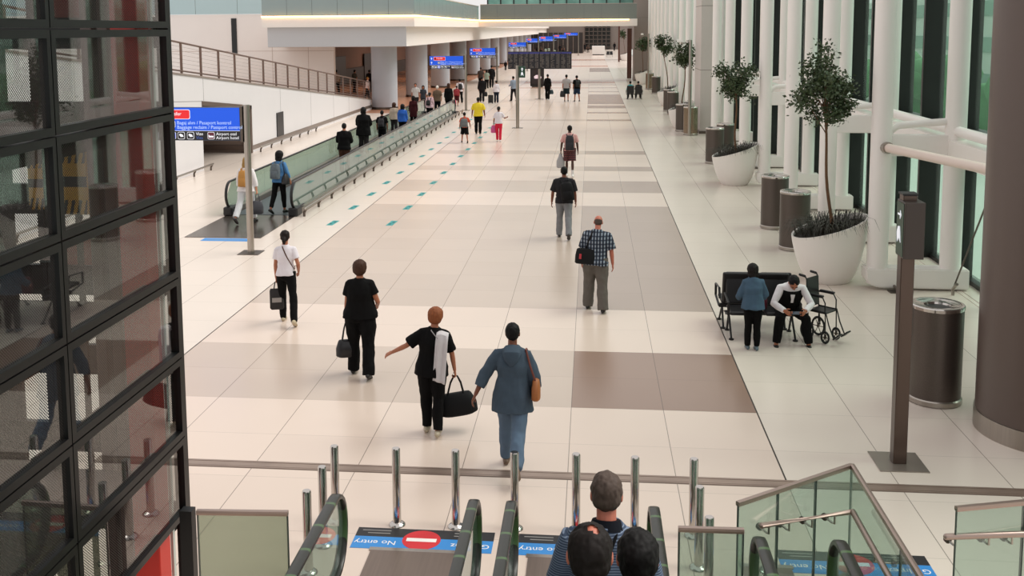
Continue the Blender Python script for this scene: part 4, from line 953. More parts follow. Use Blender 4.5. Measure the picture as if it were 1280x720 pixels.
def Rz(a): return M.Rotation(math.radians(a), 3, 'Z')
TOR_M = [(-.09, .135, .095), (0, .165, .115), (.10, .155, .108), (.20, .150, .105), (.32, .172, .115), (.41, .178, .108), (.465, .150, .088), (.51, .085, .066), (.54, .058, .056)]
TOR_F = [(-.09, .145, .105), (0, .178, .125), (.10, .152, .108), (.20, .132, .098), (.32, .150, .110), (.41, .158, .098), (.465, .135, .080), (.51, .075, .060), (.54, .050, .050)]
def person(label, loc, H, rz=0, sex='m', skin='tan', hair=('short', 'black'), top=None, bottom=None, legs=((18, 8), (-14, 12)), abd=(2, 2), arms=None, lean=3, side=0, fat=1.0, shw=1.0, hipw=1.0,
           head=(0, 0), hands=(.35, .35), shoes='1c1a1a', vox=.009, face=False, group=None, sit=None, scarf=None, bare_shoe=False, foot=None, tweak=0):
    """top=(material, sleeve 0-1, hem below the hip, slack, flare); bottom=(material, hem 0-1, slack, flare)"""
    s = H/1.735; t = thing('person', label, 'person', loc, rz, group); rr = random.Random(hash(label) % 1000)
    seed = sum(map(ord, label)) % 97
    TOR = TOR_M if sex == 'm' else TOR_F
    RT = Ry(side) @ Rx(-lean)
    hip0 = V((0, 0, 0))
    def T(p): return RT @ V(p)
    # legs in pelvis space
    J = {}
    for i, sx in enumerate((-1, 1)):
        hp, kn = legs[i]; a = math.radians(hp); ab = math.radians(abd[i]); hj = V((sx*.088*hipw, 0, -.01))
        d1 = V((sx*math.sin(ab), math.sin(a)*math.cos(ab), -math.cos(a)*math.cos(ab))); b = math.radians(hp-kn); d2 = V((sx*math.sin(ab)*.6, math.sin(b), -math.cos(b))).normalized()
        k = hj+d1*.435; an = k+d2*.415
        fp = (foot[i] if foot else (0 if (hp-kn) > -22 else (hp-kn)*.9)); J[i] = (hj, k, an, fp)
    low = min(J[i][2].z-.085-(.10*math.sin(math.radians(max(0, -J[i][3]))) if J[i][3] < 0 else 0) for i in (0, 1))
    pz = -low if sit is None else sit/s
    O = V((0, 0, pz))
    if arms is None: arms = (((-.16, .12, -1), (-.05, .3, -1)), ((.16, -.12, -1), (.05, .12, -1)))
    A = {}
    for i, sx in enumerate((-1, 1)):
        sj = T((sx*(.172 if sex == 'm' else .150)*shw, 0, .445)); u, f = V(arms[i][0]).normalized(), V(arms[i][1]).normalized()
        e = sj+u*.285; w = e+f*.245; A[i] = (sj, e, w, u, f)
    armf = .92+.0 if sex == 'f' else 1.0
    ff = fat
    hd = T((0, 0, .56)); HR_ = RT @ Rz(head[1]) @ Rx(head[0]); hc = T((0, .005, .53))+HR_ @ V((0, .02, .142))
    # ---- body
    bm = nb()
    tube(bm, [T((0, 0, z)) for z, a, b in TOR if z >= 0 or not bottom], [((a*(shw if z > .25 else hipw)*ff-(.024 if z < .5 else .008), b*ff-(.024 if z < .5 else .008))) for z, a, b in TOR if z >= 0 or not bottom], 20, sup=2.3)
    tube(bm, [T((0, -.01, .49)), T((0, 0, .56)), hc-HR_ @ V((0, .01, .05))], [.060, .052, .052], 12)
    Hm = HR_.to_4x4()
    ell(bm, hc+HR_ @ V((0, -.012, .02)), (.074, .092, .098), Hm); ell(bm, hc+HR_ @ V((0, .022, -.045)), (.056, .064, .068), Hm)
    ell(bm, hc+HR_ @ V((0, .05, -.088)), (.028, .026, .022), Hm, 2)
    tube(bm, [hc+HR_ @ V((0, .085, .018)), hc+HR_ @ V((0, .104, -.018)), hc+HR_ @ V((0, .088, -.03))], [.009, .015, .012], 8, cap='round')
    for sx in (-1, 1):
        ell(bm, hc+HR_ @ V((sx*.076, -.006, -.008)), (.010, .020, .032), Hm, 2)
        ell(bm, hc+HR_ @ V((sx*.03, .078, .022)), (.022, .012, .007), Hm, 2)
    ell(bm, hc+HR_ @ V((0, .078, -.052)), (.024, .010, .010), Hm, 2)
    for i, sx in enumerate((-1, 1)):
        hj, k, an, fp = J[i]
        tube(bm, [hj+V((0, 0, .03)), hj.lerp(k, .35), hj.lerp(k, .8), k], [.074*ff, .070*ff, .048*min(ff, 1.15), .042], 14, cap='round')
        cb = V((0, -.012, 0)); tube(bm, [k, k.lerp(an, .28)+cb, k.lerp(an, .6)+cb*.6, an], [.042, .048, .040, .034], 12, cap='round')
        fr = Rx(fp); f = lambda y, z: an+fr @ V((0, y, z))
        tube(bm, [f(-.045, -.045), f(.0, -.04), f(.07, -.052), f(.135, -.066), f(.165, -.07)], [(.028, .028), (.033, .034), (.036, .026), (.042, .016), (.030, .012)], 12, cap='round')
        sj, e, w, u, fd = A[i]
        tube(bm, [sj-T((sx*.03, 0, 0))*1.0 if False else sj+u*.01, sj.lerp(e, .25), sj.lerp(e, .5), e], [.036*armf, .042*armf*ff, .044*armf*ff, .038*armf], 12, cap='round')
        tube(bm, [e, e.lerp(w, .3), w], [.038*armf, .039*armf, .026*armf], 12, cap='round')
        # hand
        n = V((-sx, 0, 0)); n = (n-fd*n.dot(fd)); n = n.normalized() if n.length > .2 else V((0, 0, -1)); wd = fd.cross(n)
        if wd.y < 0 and abs(wd.y) > .2: wd = -wd
        pm = w+fd*.045
        tube(bm, [w-fd*.01, w+fd*.03, w+fd*.075, w+fd*.088], [(.026, .018), (.036, .015), (.040, .014), (.036, .012)], 12, ref=wd, cap='round')
        cu = hands[i]
        for o, L in ((.030, .066), (.0105, .076), (-.0095, .071), (-.029, .056)):
            p0 = w+fd*.084+wd*o; a1, a2, a3 = cu*.6, cu*1.6, cu*2.3
            q1 = p0+(fd*math.cos(a1)+n*math.sin(a1))*L*.42+wd*o*.12; q2 = q1+(fd*math.cos(a2)+n*math.sin(a2))*L*.33; q3 = q2+(fd*math.cos(a3)+n*math.sin(a3))*L*.25
            tube(bm, [p0-fd*.01, q1, q2, q3], [.0095, .009, .0085, .0075], 8, cap='round')
        p0 = w+fd*.03+wd*.030; q1 = p0+(wd*.7+fd*.65+n*.3).normalized()*.04; q2 = q1+(fd*.85+wd*.15+n*(.2+cu*.5)).normalized()*.034
        tube(bm, [p0-wd*.012, q1, q2], [.013, .011, .009], 8, cap='round')
    def place(bmx): 
        for v in bmx.verts: v.co = (v.co+O)*s
        return bmx
    mobj('body', voxel(place(bm), vox*.85, 2), SKIN[skin], t)
    # ---- trousers
    if bottom:
        bmt, hem, sl, fl = bottom; bm = nb()
        zz = [(z, a, b) for z, a, b in TOR if z <= .11]
        tube(bm, [T((0, 0, z)) for z, a, b in zz], [(a*hipw*ff+sl*.5, b*ff+sl*.5) for z, a, b in zz], 20, sup=2.3)
        ell(bm, (0, -.01, -.07), (.10*ff+sl, .088*ff+sl, .07))
        for i in (0, 1):
            hj, k, an, fp = J[i]; P = [hj+V((0, 0, .04)), hj.lerp(k, .35), hj.lerp(k, .8), k]; R_ = [.094*ff+sl, .086*ff+sl, .064*min(ff, 1.15)+sl, .06+sl]
            if hem > .5:
                e = k.lerp(an, (hem-.5)*2) if hem <= 1 else an+V((0, -.005, -.03)); P += [k.lerp(e, .35), k.lerp(e, .8), e]; R_ += [.060+sl+fl*.3, .05+sl+fl*.7, .043+sl+fl]
            else:
                q = hem*2; P = [P[0], hj.lerp(k, q*.5), hj.lerp(k, q)]; R_ = [R_[0], .088*ff+sl, .074*ff+sl+fl]
            tube(bm, P, R_, 16)
        me = voxel(place(bm), vox*1.1, 2, .6); wrinkle(me, .007+sl*.25, 9, seed); mobj('trousers' if hem > .6 else 'shorts', me, bmt, t)
    # ---- top
    if top:
        tmt, slv, hemz, sl, fl = top; bm = nb(); P, R_ = [], []
        kk = 4
        for q in range(kk):
            z = -hemz+(hemz-.0)*q/kk; f = 1-q/kk
            if hemz > 0: P.append(T((0, -.0*f, z))); R_.append((.165*hipw*ff+.02+sl+fl*f, .118*ff+.022+sl+fl*f))
        for z, a, b in TOR:
            if z < max(-hemz+.02, 0): continue
            P.append(T((0, 0, z))); a_ = a*(shw if z > .25 else hipw)*ff; g = sl*(1 if z < .4 else .4); R_.append((max(a_+.010+g, (.05 if z > .52 else 0)), b*ff+.012+g))
        tube(bm, P, R_, 22, sup=2.3)
        for i in (0, 1):
            sj, e, w, u, fd = A[i]
            inn = T(((-1, 1)[i]*.08, 0, .44))
            tube(bm, [T((0, 0, .44)), T(((-1, 1)[i]*.09*shw, 0, .445)), sj, sj+u*.05], [(.075*ff, .10*ff), (.070*ff, .085*ff), (.060*ff, .066*ff), .056*ff], 14, ref=V((0, 0, 1)), cap='round')
            if slv > 0:
                P2, R2 = [inn, sj], [.062*ff, .058*ff*armf+.006+sl*.5]
                if slv <= .5: P2 += [sj.lerp(e, slv*2)]; R2 += [.055*ff*armf+.008+sl*1.1]
                else: P2 += [sj.lerp(e, .6), e, e.lerp(w, min(1, (slv-.5)*2)*.5), e.lerp(w, min(1.0, (slv-.5)*2))]; R2 += [.050*ff*armf+.008+sl*.7, .045*armf+.008+sl*.7, .042*armf+.007+sl*.7, .031*armf+.008+sl*.9]
                tube(bm, P2, R2, 14)
        me = voxel(place(bm), vox*1.1, 3, .6); wrinkle(me, .006+sl*.22, 8, seed+5); mobj('shirt', me, tmt, t)
    # ---- shoes
    sm = mat('shoe_'+shoes, shoes, .5)
    for i in (0, 1):
        hj, k, an, fp = J[i]; fr = Rx(fp); f = lambda y, z: an+fr @ V((0, y, z)); bm = nb()
        tube(bm, [f(-.06, -.045), f(-.03, -.035), f(.02, -.035), f(.08, -.05), f(.14, -.062), f(.185, -.068)], [(.034, .036), (.042, .046), (.042, .046), (.046, .034), (.048, .023), (.034, .016)], 14, cap='round')
        me = voxel(place(bm), vox, 2); mobj('shoe', me, sm, t)
    # ---- hair
    st, hcname = hair; hm = HAIRC.get(hcname)
    Q = lambda x, y, z: hc+HR_ @ V((x, y, z))
    if st != 'bald':
        bm = nb()
        if 1:
            big = {'short': .004, 'thin': .002, 'puffy': .027, 'bob': .034, 'long': .012, 'bun': .006, 'tied': .006, 'hood': .03, 'cap': .006, 'fringe': -.004}[st]
            ell(bm, Q(0, -.022, .030), (.080+big, .093+big, .092+big*.8), Hm)
            ell(bm, Q(0, -.046, -.006), (.073+big, .064+big, .066+big), Hm)
            if st in ('bob', 'long', 'hood'):
                L = .15 if st == 'bob' else .34; L = .1 if st == 'hood' else L
                tube(bm, [Q(0, -.045, .02), Q(0, -.052, -.06), Q(0, -.06, -.03-L*.6), Q(0, -.065, -.02-L)], [(.085+big*.5, .062), (.092+big*.6, .062), (.09+big*.5, .05), (.062, .03)], 14)
            if st == 'hood': tube(bm, [Q(0, -.02, -.06), Q(0, -.015, -.13)], [(.085, .085), (.10, .10)], 14)
            if st == 'bun': ell(bm, Q(0, -.128, .01), (.045, .042, .045), Hm, 2)
            if st == 'tied': tube(bm, [Q(0, -.11, -.0), Q(0, -.14, -.05), Q(0, -.125, -.11)], [.03, .036, .022], 10, cap='round')
            if st == 'cap':
                hm = mat('cap_cloth', 'ddd6cc', .8)
        me = voxel(place(bm), vox*.9, 1); wrinkle(me, .006 if st != 'cap' else .001, 40, seed)
        # open the face: hair stays behind the face plane
        bmh = bmesh.new(); bmh.from_mesh(me); inv = HR_.inverted(); dl = []
        for v in bmh.verts:
            q = inv @ (v.co/s-O-hc)
            if st == 'fringe' and q.z > .03+.25*max(0, -q.y-.05): dl.append(v)
            elif st == 'thin' and ((q.x-.012)**2+(q.y+.045)**2 < (.016+.010*noise.noise(q*70))**2 and q.z > .05): dl.append(v)
            elif q.y > .052 and q.z < .062 and st != 'hood': dl.append(v)
            elif st in ('short', 'thin', 'puffy', 'fringe') and q.y > .0 and q.z < .012 and abs(q.x) > .03: dl.append(v)
            elif st == 'cap' and q.z < -.0 and q.y > -.03: dl.append(v)
        bmesh.ops.delete(bmh, geom=dl, context='VERTS'); bmh.to_mesh(me); bmh.free()
        mobj('hair' if st not in ('cap', 'hood') else 'head_covering', me, hm, t)
        if st == 'cap': bm = nb(); tube(bm, [Q(0, .05, .06), Q(0, .1, .052), Q(0, .14, .045)], [(.07, .008), (.065, .006), (.04, .004)], 12, cap='round'); place(bm); obj('cap_peak', bm, hm, t, True)
    if face:
        for sx in (-1, 1):
            bm = nb(); ell(bm, Q(sx*.03, .077, .006), (.012, .008, .0065), Hm, 2); place(bm); e = obj('eye', bm, mat('eye_white', 'd9d0c8', .3), t, True)
            bm = nb(); ell(bm, Q(sx*.03, .084, .004), (.005, .003, .005), Hm, 2); place(bm); obj('iris', bm, BLACK, e, True)
            bm = nb(); tube(bm, [Q(sx*.014, .088, .026), Q(sx*.03, .09, .031), Q(sx*.046, .078, .027)], .0045, 6, cap='round'); place(bm); obj('eyebrow', bm, HAIRC['black'], t, True)
        bm = nb(); tube(bm, [Q(-.022, .082, -.052), Q(0, .090, -.05), Q(.022, .082, -.052)], [(.004, .005), (.005, .008), (.004, .005)], 8, cap='round'); place(bm); obj('lips', bm, mat('lips', '8d4a42', .5), t, True)
    Wm = M.Translation(V(loc)) @ M.Rotation(rz, 4, 'Z')
    def W(p): return Wm @ ((V(p)+O)*s)
    info = dict(t=t, s=s, W=W, T=T, O=O, Wm=Wm, RT=RT, hand=[W(A[i][2]+A[i][4]*.085) for i in (0, 1)], J=J, A=A, ff=ff, sex=sex)
    return info
# ---- carried things, built where the wearer carries them
def carried(name, label, cat, P, group=None):
    t = thing(name, label, cat, P['t'].location, P['t'].rotation_euler.z, group); return t
def Lc(P, p): return (P['T'](p)+P['O'])*P['s']
def backpack(P, m, label, w=.29, h=.42, d=.16, zc=.24, xo=0, straps=True, rot=0):
    t = carried('backpack', label, 'backpack', P, 'backpacks'); c = [(0, -.5), (0, -.47), (0, .1), (0, .42), (0, .5)]; yb = -(.115*P['ff']+.02); bm = nb()
    ca, sa = math.cos(rot), math.sin(rot); pt = lambda x, z: (xo+x*ca-z*sa, z*ca+x*sa)
    def q(x, y, z): a, b = pt(x, z); return Lc(P, (a, y, zc+b))
    tube(bm, [q(0, yb-d*.5, h*z) for _, z in c], [(w*.44, d*.36), (w*.5, d*.48), (w*.5, d*.5), (w*.42, d*.42), (w*.25, d*.25)], 20, sup=3); b = obj('body', bm, m, t, True)
    bm = nb(); tube(bm, [q(0, yb-d*.95, h*z) for z in (-.42, -.38, -.05, .02)], [(w*.3, d*.12), (w*.36, d*.18), (w*.36, d*.16), (w*.28, d*.06)], 16, sup=3); obj('pocket', bm, m, b, True)
    bm = nb(); tube(bm, [q(-.03, yb-.03, h*.5), q(-.02, yb-.03, h*.5+.04), q(.02, yb-.03, h*.5+.04), q(.03, yb-.03, h*.5)], .008, 6); obj('grab_handle', bm, m, t)
    if straps:
        for sx in (-1, 1):
            k = P['ff']; bm = nb(); tube(bm, [Lc(P, v) for v in ((sx*.07+xo*.3, yb+.0, zc+h*.4), (sx*.095, -.065*k-.03, .485), (sx*.105, .0, .508), (sx*.105, .085*k, .46), (sx*.115, .135*k, .36), (sx*.14, .12*k, .2), (sx*.17*k, .0, .1), (sx*.12, yb+.02, zc-h*.35))], [(.022, .006)]*8, 8); obj('strap', bm, m, t, True)
    return t
def strap_line(P, m, x0, z0, x1=.09, z1=.5, name='strap', parent=None, r=.012, grow=.028):
    T_ = TOR_M if P['sex'] == 'm' else TOR_F; pts = []
    def rxy(z):
        for (a, ax, ay), (b, bx, by) in zip(T_, T_[1:]):
            if a <= z <= b: f = (z-a)/(b-a); return ax+(bx-ax)*f, ay+(by-ay)*f
        return T_[0][1:] if z < 0 else T_[-1][1:]
    n = 14
    for sgn in (-1, 1):
        seq = []
        for k in range(n+1):
            f = k/n; x = x0+(x1-x0)*f; z = z0+(z1-z0)*f; a, b = rxy(z); a = a*P['ff']+grow; b = b*P['ff']+grow
            y = b*math.sqrt(max(0, 1-min(1, abs(x)/a)**2.3)); seq.append(V((x, sgn*y, z)))
        pts += seq if sgn < 0 else seq[::-1]
    bm = nb(); tube(bm, [Lc(P, p) for p in pts], [(r, .004)]*len(pts), 8, ref=V((1, 0, 1)), closed=True); return obj(name, bm, m, parent, True)
def handbag(P, i, m, label, w=.34, d=.16, h=.24, drop=.22, cat='handbag', name='handbag', rz=0, sup=3.0, taper=.8, hm=None, tilt=0):
    hp = P['hand'][i]; t = thing(name, label, cat, (hp.x, hp.y, hp.z-drop-h), P['t'].rotation_euler.z+rz, 'bags carried by hand'); z0 = h
    bm = nb(); tube(bm, [(0, 0, 0), (0, 0, h*.08), (0, 0, h*.5), (0, 0, h*.9), (0, 0, h)], [(w*.40, d*.42), (w*.5, d*.5), (w*.5, d*.48), (w*.5*taper, d*.3), (w*.44*taper, d*.12)], 20, sup=sup)
    if tilt: bmesh.ops.rotate(bm, cent=(0, 0, h), matrix=M.Rotation(tilt, 3, 'Y'), verts=bm.verts)
    obj('body', bm, m, t, True); top = h+drop
    for y in (-d*.16, d*.16):
        bm = nb(); tube(bm, [(-w*.22, y, h*.85), (-w*.13, y*.6, h+drop*.6), (-.02, y*.15, top-.004), (.02, y*.15, top-.004), (w*.13, y*.6, h+drop*.6), (w*.22, y, h*.85)], [(.010, .006)]*6, 8); obj('handle', bm, hm or m, t, True)
    return t
def stand(xf, yf, yh, X=None):
    """floor point under the feet and height of a figure whose head tops out at row yh"""
    p = G(xf, yf) if X is None else atX(xf, yf, X); p = V((p.x, p.y, 0)); return p, hgt(p, yh)
BLKF = fab('black', '0b0a0b'); 
# 1 woman in white tee
p, H = stand(359, 404, 287)
P1 = person('woman in white tee and black trousers carrying a printed shopping bag', p, H, .12, 'f', 'tan', ('tied', 'dark'), (fab('white', 'e6e0e6'), .32, .03, .012, .0), (BLKF, 1.05, .012, .0), ((14, 4), (-22, 6)), (1, 9), (((-.15, .05, -1), (.0, .12, -1)), ((.35, -.25, -1), (-.1, .75, -.75))), 2, 0, .92, .96, .95, shoes='b8a88c', hands=(1.1, .6))
strap_line(P1, fab('tan_strap', '5d4030'), .16, .08, -.04, .51, 'shoulder_strap', P1['t'], .010, .022)
b = handbag(P1, 0, mat('printed_black_bag', '1d1a1b', .6), 'black paper shopping bag with pale printed patch held by the woman in white', .24, .10, .36, .12, 'shopping bag', 'shopping_bag', .15, 6, 1.0)
bm = nb(); box(bm, (-.08, -.056, .13), (.08, -.052, .21)); lab = obj('printed_label', bm, mat('pale_print', '9a9490', .6), b);
# 2 heavy woman in black
p, H = stand(452, 469, 326)
P2 = person('woman dressed all in black with short brown hair and a black handbag', p, H, .05, 'f', 'tan', ('puffy', 'brown'), (BLKF, .3, .05, .012, .01), (BLKF, 1.04, .028, .02), ((10, 6), (-12, 10)), (3, 4), (((-.22, .05, -1), (-.05, .08, -1)), ((.45, .0, -1), (-.15, .95, -.5))), 2, 0, 1.2, .95, 1.13, shoes='1b1718', hands=(1.2, .5))
handbag(P2, 0, mat('black_leather', '17161a', .35), 'black leather handbag held low by the woman all in black', .32, .17, .25, .24, rz=.3)
# 3 red haired woman
p, H = stand(541, 541, 386)
P3 = person('woman with reddish hair in black with a white cloth over the shoulder', p, H, .02, 'f', 'tan', ('puffy', 'auburn'), (BLKF, .42, .12, .018, .012), (BLKF, 1.0, .02, .0), ((8, 10), (-4, 16)), (0, 0), (((-.95, -.1, -.75), (-.9, .25, -.5)), ((.32, .05, -1), (.12, .18, -1))), 4, 4, 1.12, 1.02, 1.0, shoes='b3a690', hands=(.35, 1.2), head=(-4, 0))
handbag(P3, 1, mat('black_nylon', '0b0b0d', .7, spec=.25), 'large soft black bag carried by the woman with reddish hair', .48, .24, .27, .22, rz=.1, tilt=-.15)
sc = carried('white_cloth', 'white cloth hanging down the back of the woman with reddish hair', 'cloth', P3); bm = nb(); nx, nz = 8, 22; gr = []
for k in range(nz+1):
    f = k/nz; row = []
    for i in range(nx+1):
        x = .045+.165*i/nx; z = .47-.62*f-.04*i/nx*f; 
        y = -(.150+.012*math.sin(x*70)+.012*f)
        if f < .12: y = -(.07+.08*f/.12); z = .515-.05*f/.12-abs(x-.11)*.25
        row.append(bm.verts.new(Lc(P3, (x, y*1.08, z))))
    gr.append(row)
for k in range(nz):
    for i in range(nx): bm.faces.new((gr[k][i], gr[k][i+1], gr[k+1][i+1], gr[k+1][i]))
for i in range(nx): pass
o = obj('drape', bm, fab('white_lace', 'd9d4d6'), sc, True); md = o.modifiers.new('thick', 'SOLIDIFY'); md.thickness = .006
strap_line(P3, fab('grey_strap', 'a8a4a6'), .19, .30, -.03, .51, 'bag_strap', sc, .006, .045)
# 4 woman in blue denim
p, H = stand(641, 588, 403)
DEN = fab('denim', '4b5967', na=.14, ns=14)
P4 = person('woman in loose blue denim top and trousers striding towards the bollards', p, H, .0, 'f', 'brown', ('short', 'black'), (DEN, .82, .2, .03, .03), (fab('denim_trousers', '64788e', na=.12), 1.0, .022, .0), ((16, 6), (-24, 22)), (0, -1), (((-.62, -.15, -.9), (-.42, -.3, -.9)), ((.38, -.1, -1), (.05, .55, -.85))), 4, 0, 1.0, 1.0, 1.0, shoes='6d5646', hands=(.5, .5), head=(0, 0))
bm = nb(); tube(bm, [Lc(P4, v) for v in ((0, -.075, .53), (0, -.13, .48), (0, -.15, .40), (0, -.145, .34))], [(.09, .035), (.105, .04), (.08, .03), (.03, .015)], 16, cap='round'); obj('hood', bm, DEN, P4['t'], True)
ORB = mat('orange_leather', '9c5c2c', .45)
t = carried('shoulder_bag', 'orange brown leather bag on the right shoulder of the denim woman', 'shoulder bag', P4)
bm = nb(); c = V((.27, -.06, .05)); tube(bm, [Lc(P4, c+V((0, 0, z))) for z in (-.1, -.085, .02, .12, .14)], [(.035, .11), (.05, .13), (.05, .12), (.035, .08), (.012, .05)], 16, sup=3); obj('body', bm, ORB, t, True)
bm = nb(); tube(bm, [Lc(P4, v) for v in ((.27, -.13, .16), (.21, -.12, .33), (.155, -.05, .505), (.155, .02, .505), (.22, .05, .34), (.27, .0, .16))], [(.011, .005)]*6, 8); obj('strap', bm, mat('red_brown_strap', '6e3426', .5), t, True)
# 5 old man in plaid
p, H = stand(744, 388, 269)
P5 = person('bald older man in dark plaid shirt and loose grey trousers', p, H, -.12, 'm', 'red', ('fringe', 'grey'), (PLAID, .46, .1, .025, .012), (fab('grey_trousers', '6b655f', na=.14), 1.04, .034, .018), ((12, 8), (-8, 6)), (5, 6), (((-.28, .1, -1), (-.1, .25, -1)), ((.28, -.1, -1), (.08, .15, -1))), 9, 3, 1.12, 1.05, 1.0, head=(-10, 5), shoes='1f1c1c')
t = carried('messenger_bag', 'black messenger bag with red tag hanging at the plaid man\'s left hip', 'shoulder bag', P5)
bm = nb(); tube(bm, [Lc(P5, V((-.17, -.12, .06+z))) for z in (-.15, -.13, .0, .11, .13)], [(.15, .06), (.18, .085), (.18, .08), (.16, .06), (.13, .03)], 18, sup=3.2); bb = obj('body', bm, mat('black_nylon', '0b0b0d'), t, True)
bm = nb(); tube(bm, [Lc(P5, V((-.25, -.215, .0))), Lc(P5, V((-.25, -.215, .09)))], [(.02, .006)]*2, 6); obj('red_tag', bm, mat('red_tag', 'b5303a', .5), bb)
strap_line(P5, mat('black_nylon', '0b0b0d'), -.17, .16, -.075, .505, 'strap', t, .02, .035)
# 6 man with backpack, grey jeans
p, H = stand(705, 297.5, 208)
P6 = person('man in dark tee and light grey jeans walking with one big black backpack', p, H, .03, 'm', 'brown', ('short', 'black'), (fab('charcoal', '2a282b'), .45, .08, .02, .005), (fab('grey_jeans', '8c8d90', na=.16), 1.03, .02, .01), ((10, 2), (-20, 12)), (2, 2), (((-.3, .1, -1), (-.1, .2, -1)), ((.25, -.1, -1), (.1, .3, -1))), 3, 0, 1.05, 1.08, 1.0, shoes='2b2726')
backpack(P6, mat('black_nylon', '0b0b0d'), 'black backpack slung on the right side of the man in grey jeans', .31, .44, .18, .22, .07, True, .12)
# 7 man in pink shirt shorts
p, H = stand(712, 221, 156.5)
P7 = person('man in pink shirt and patterned shorts with a dark backpack and white socks', p, H, .02, 'm', 'dark', ('short', 'black'), (fab('pink', 'd9a7a2'), .4, .05, .015, 0), (CAMO, .44, .03, .02), ((8, 2), (-10, 8)), (1, 1), (((-.3, .0, -1), (-.12, .1, -1)), ((.25, .0, -1), (.1, .2, -1))), 1, 0, .98, 1.05, 1.0, shoes='e6e2e0', hands=(1.1, .4), vox=.01)
backpack(P7, mat('dark_nylon', '1e1b22', .6), 'dark backpack worn square on the man in pink shirt', .29, .5, .15, .22)
handbag(P7, 0, mat('grey_cloth_bag', 'a7a6a8', .8), 'pale grey jacket bundle and bag in the left hand of the man in shorts', .28, .16, .46, .03, 'bundle', 'jacket_bundle', 0, 2.2, .4)
for i in (0, 1):
    an = P7['J'][i][2]; bm = nb(); k = P7['J'][i][1]; tube(bm, [(an+V((0, 0, -.03))+P7['O'])*P7['s'], (an.lerp(k, .35)+P7['O'])*P7['s']], [.042, .048], 12); obj('sock', bm, SWHITE if False else fab('sock', 'e2dddb'), P7['t'], True)
# 8 child
p, H = stand(581, 178.5, 139.5)
P8 = person('small child in orange tee and black shorts with a grey backpack', p, H, .25, 'm', 'tan', ('short', 'black'), (fab('orange', 'c8553a'), .4, .06, .02, 0), (BLKF, .5, .03, .02), ((20, 4), (-18, 14)), (3, 2), (((-.3, .1, -1), (-.1, .2, -1)), ((.5, .2, -1), (.25, .3, -1))), 4, 0, .95, .95, 1, shoes='3a2c28', vox=.012)
backpack(P8, mat('grey_nylon', '5c5f60', .6), 'grey and black backpack on the small child in orange', .34, .46, .17, .2, -.06)
# 9 yellow
p, H = stand(598, 167.5, 121.5)
person('man in bright yellow tee and black trousers', p, H, -.03, 'm', 'brown', ('short', 'black'), (fab('yellow', 'e8cf3a'), .45, .1, .025, .01), (BLKF, 1.03, .018, .01), ((6, 2), (-8, 6)), (2, 1), (((-.3, .0, -1), (-.15, .2, -1)), ((.3, .0, -1), (.1, .25, -1))), 2, 0, 1.1, 1.1, 1, vox=.012)
# 10 girl red trousers
p, H = stand(623.5, 177, 133)
P10 = person('girl in white top and bright red trousers', p, H, .0, 'f', 'brown', ('bun', 'black'), (fab('white', 'e6e0e6'), .4, .05, .015, 0), (fab('bright_red', 'd62c46'), 1.0, .012, .0), ((8, 2), (-6, 6)), (-1, -1), (((-.3, .1, -1), (-.1, .3, -1)), ((.45, .3, -.8), (.4, .9, .1))), 1, 0, .95, 1, 1.05, shoes='ddd6d4', vox=.012)
handbag(P10, 0, mat('pink_bag', 'c4558c', .6), 'pink patterned bag at the left side of the girl in red trousers', .26, .14, .34, .0, 'bag', 'pink_bag', .3, 2.6, .7)
def shelf_person(x, Xw, yh, label, row=200, **k):
    p = atX(x, row, Xw); p = V((p.x, p.y, 0.02)); H = hgt(p, yh)-.02; return person(label, p, H, **k)
# 11, 12 stepping onto the walkway
p, H = stand(309, 279, 196)
P11 = person('blonde woman in white stepping onto the moving walkway behind the sign pole', V((p.x, p.y, .014)), H, -.12, 'f', 'fair', ('long', 'blonde'), (fab('off_white', 'e9e5e6'), .8, .1, .03, .02), (fab('white_jeans', 'd8dadd'), .97, .022, .01), ((-24, 14), (16, 6)), (2, 2), (((-.3, .1, -1), (-.1, .2, -1)), ((.3, .0, -1), (.12, .1, -1))), 5, 0, 1.0, 1.0, 1.0, shoes='2c2a2c', hands=(.4, 1.2), vox=.010)
backpack(P11, mat('ochre_backpack', 'b5803a', .6), 'ochre yellow backpack on the blonde woman in white', .24, .42, .13, .24)
handbag(P11, 1, mat('grey_leather', '3d3e44', .4), 'dark grey handbag of the blonde woman by the sign pole', .30, .16, .34, .2, rz=.4)
p, H = stand(350, 267, 190)
P12 = person('woman with dark bob on the walkway in denim shirt and black trousers', V((p.x, p.y, .022)), H, -.25, 'f', 'tan', ('bob', 'black'), (fab('blue_denim_shirt', '4f7fb0'), .8, .08, .02, .01), (BLKF, .93, .012, 0), ((-16, 12), (8, 4)), (1, 1), (((-.3, .2, -1), (-.1, .5, -1)), ((.3, .15, -1), (.05, .5, -1))), 4, 0, .95, .98, 1, shoes='1b1718', vox=.010)
backpack(P12, mat('grey_blue_backpack', '39444c', .6, noise_amt=.3, nscale=12, col2='6b767e'), 'grey blue printed backpack on the woman with dark bob', .29, .42, .15, .24)
t = carried('shoulder_bag', 'black shoulder bag at right side of the woman with dark bob', 'shoulder bag', P12); bm = nb(); tube(bm, [Lc(P12, V((.24, -.05, z))) for z in (-.12, -.1, .05, .18)], [(.07, .1), (.09, .14), (.08, .12), (.03, .05)], 16, sup=2.6); obj('body', bm, BLACK, t, True); bm = nb(); tube(bm, [Lc(P12, v) for v in ((.24, -.1, .15), (.17, -.09, .45), (.13, .0, .51), (.2, .05, .4), (.25, .03, .15))], [(.01, .005)]*5, 6); obj('strap', bm, BLACK, t)
ST = ((0, 0), (0, 0)); ARM = (((-.2, .0, -1), (-.05, .12, -1)), ((.2, .0, -1), (.05, .12, -1)))
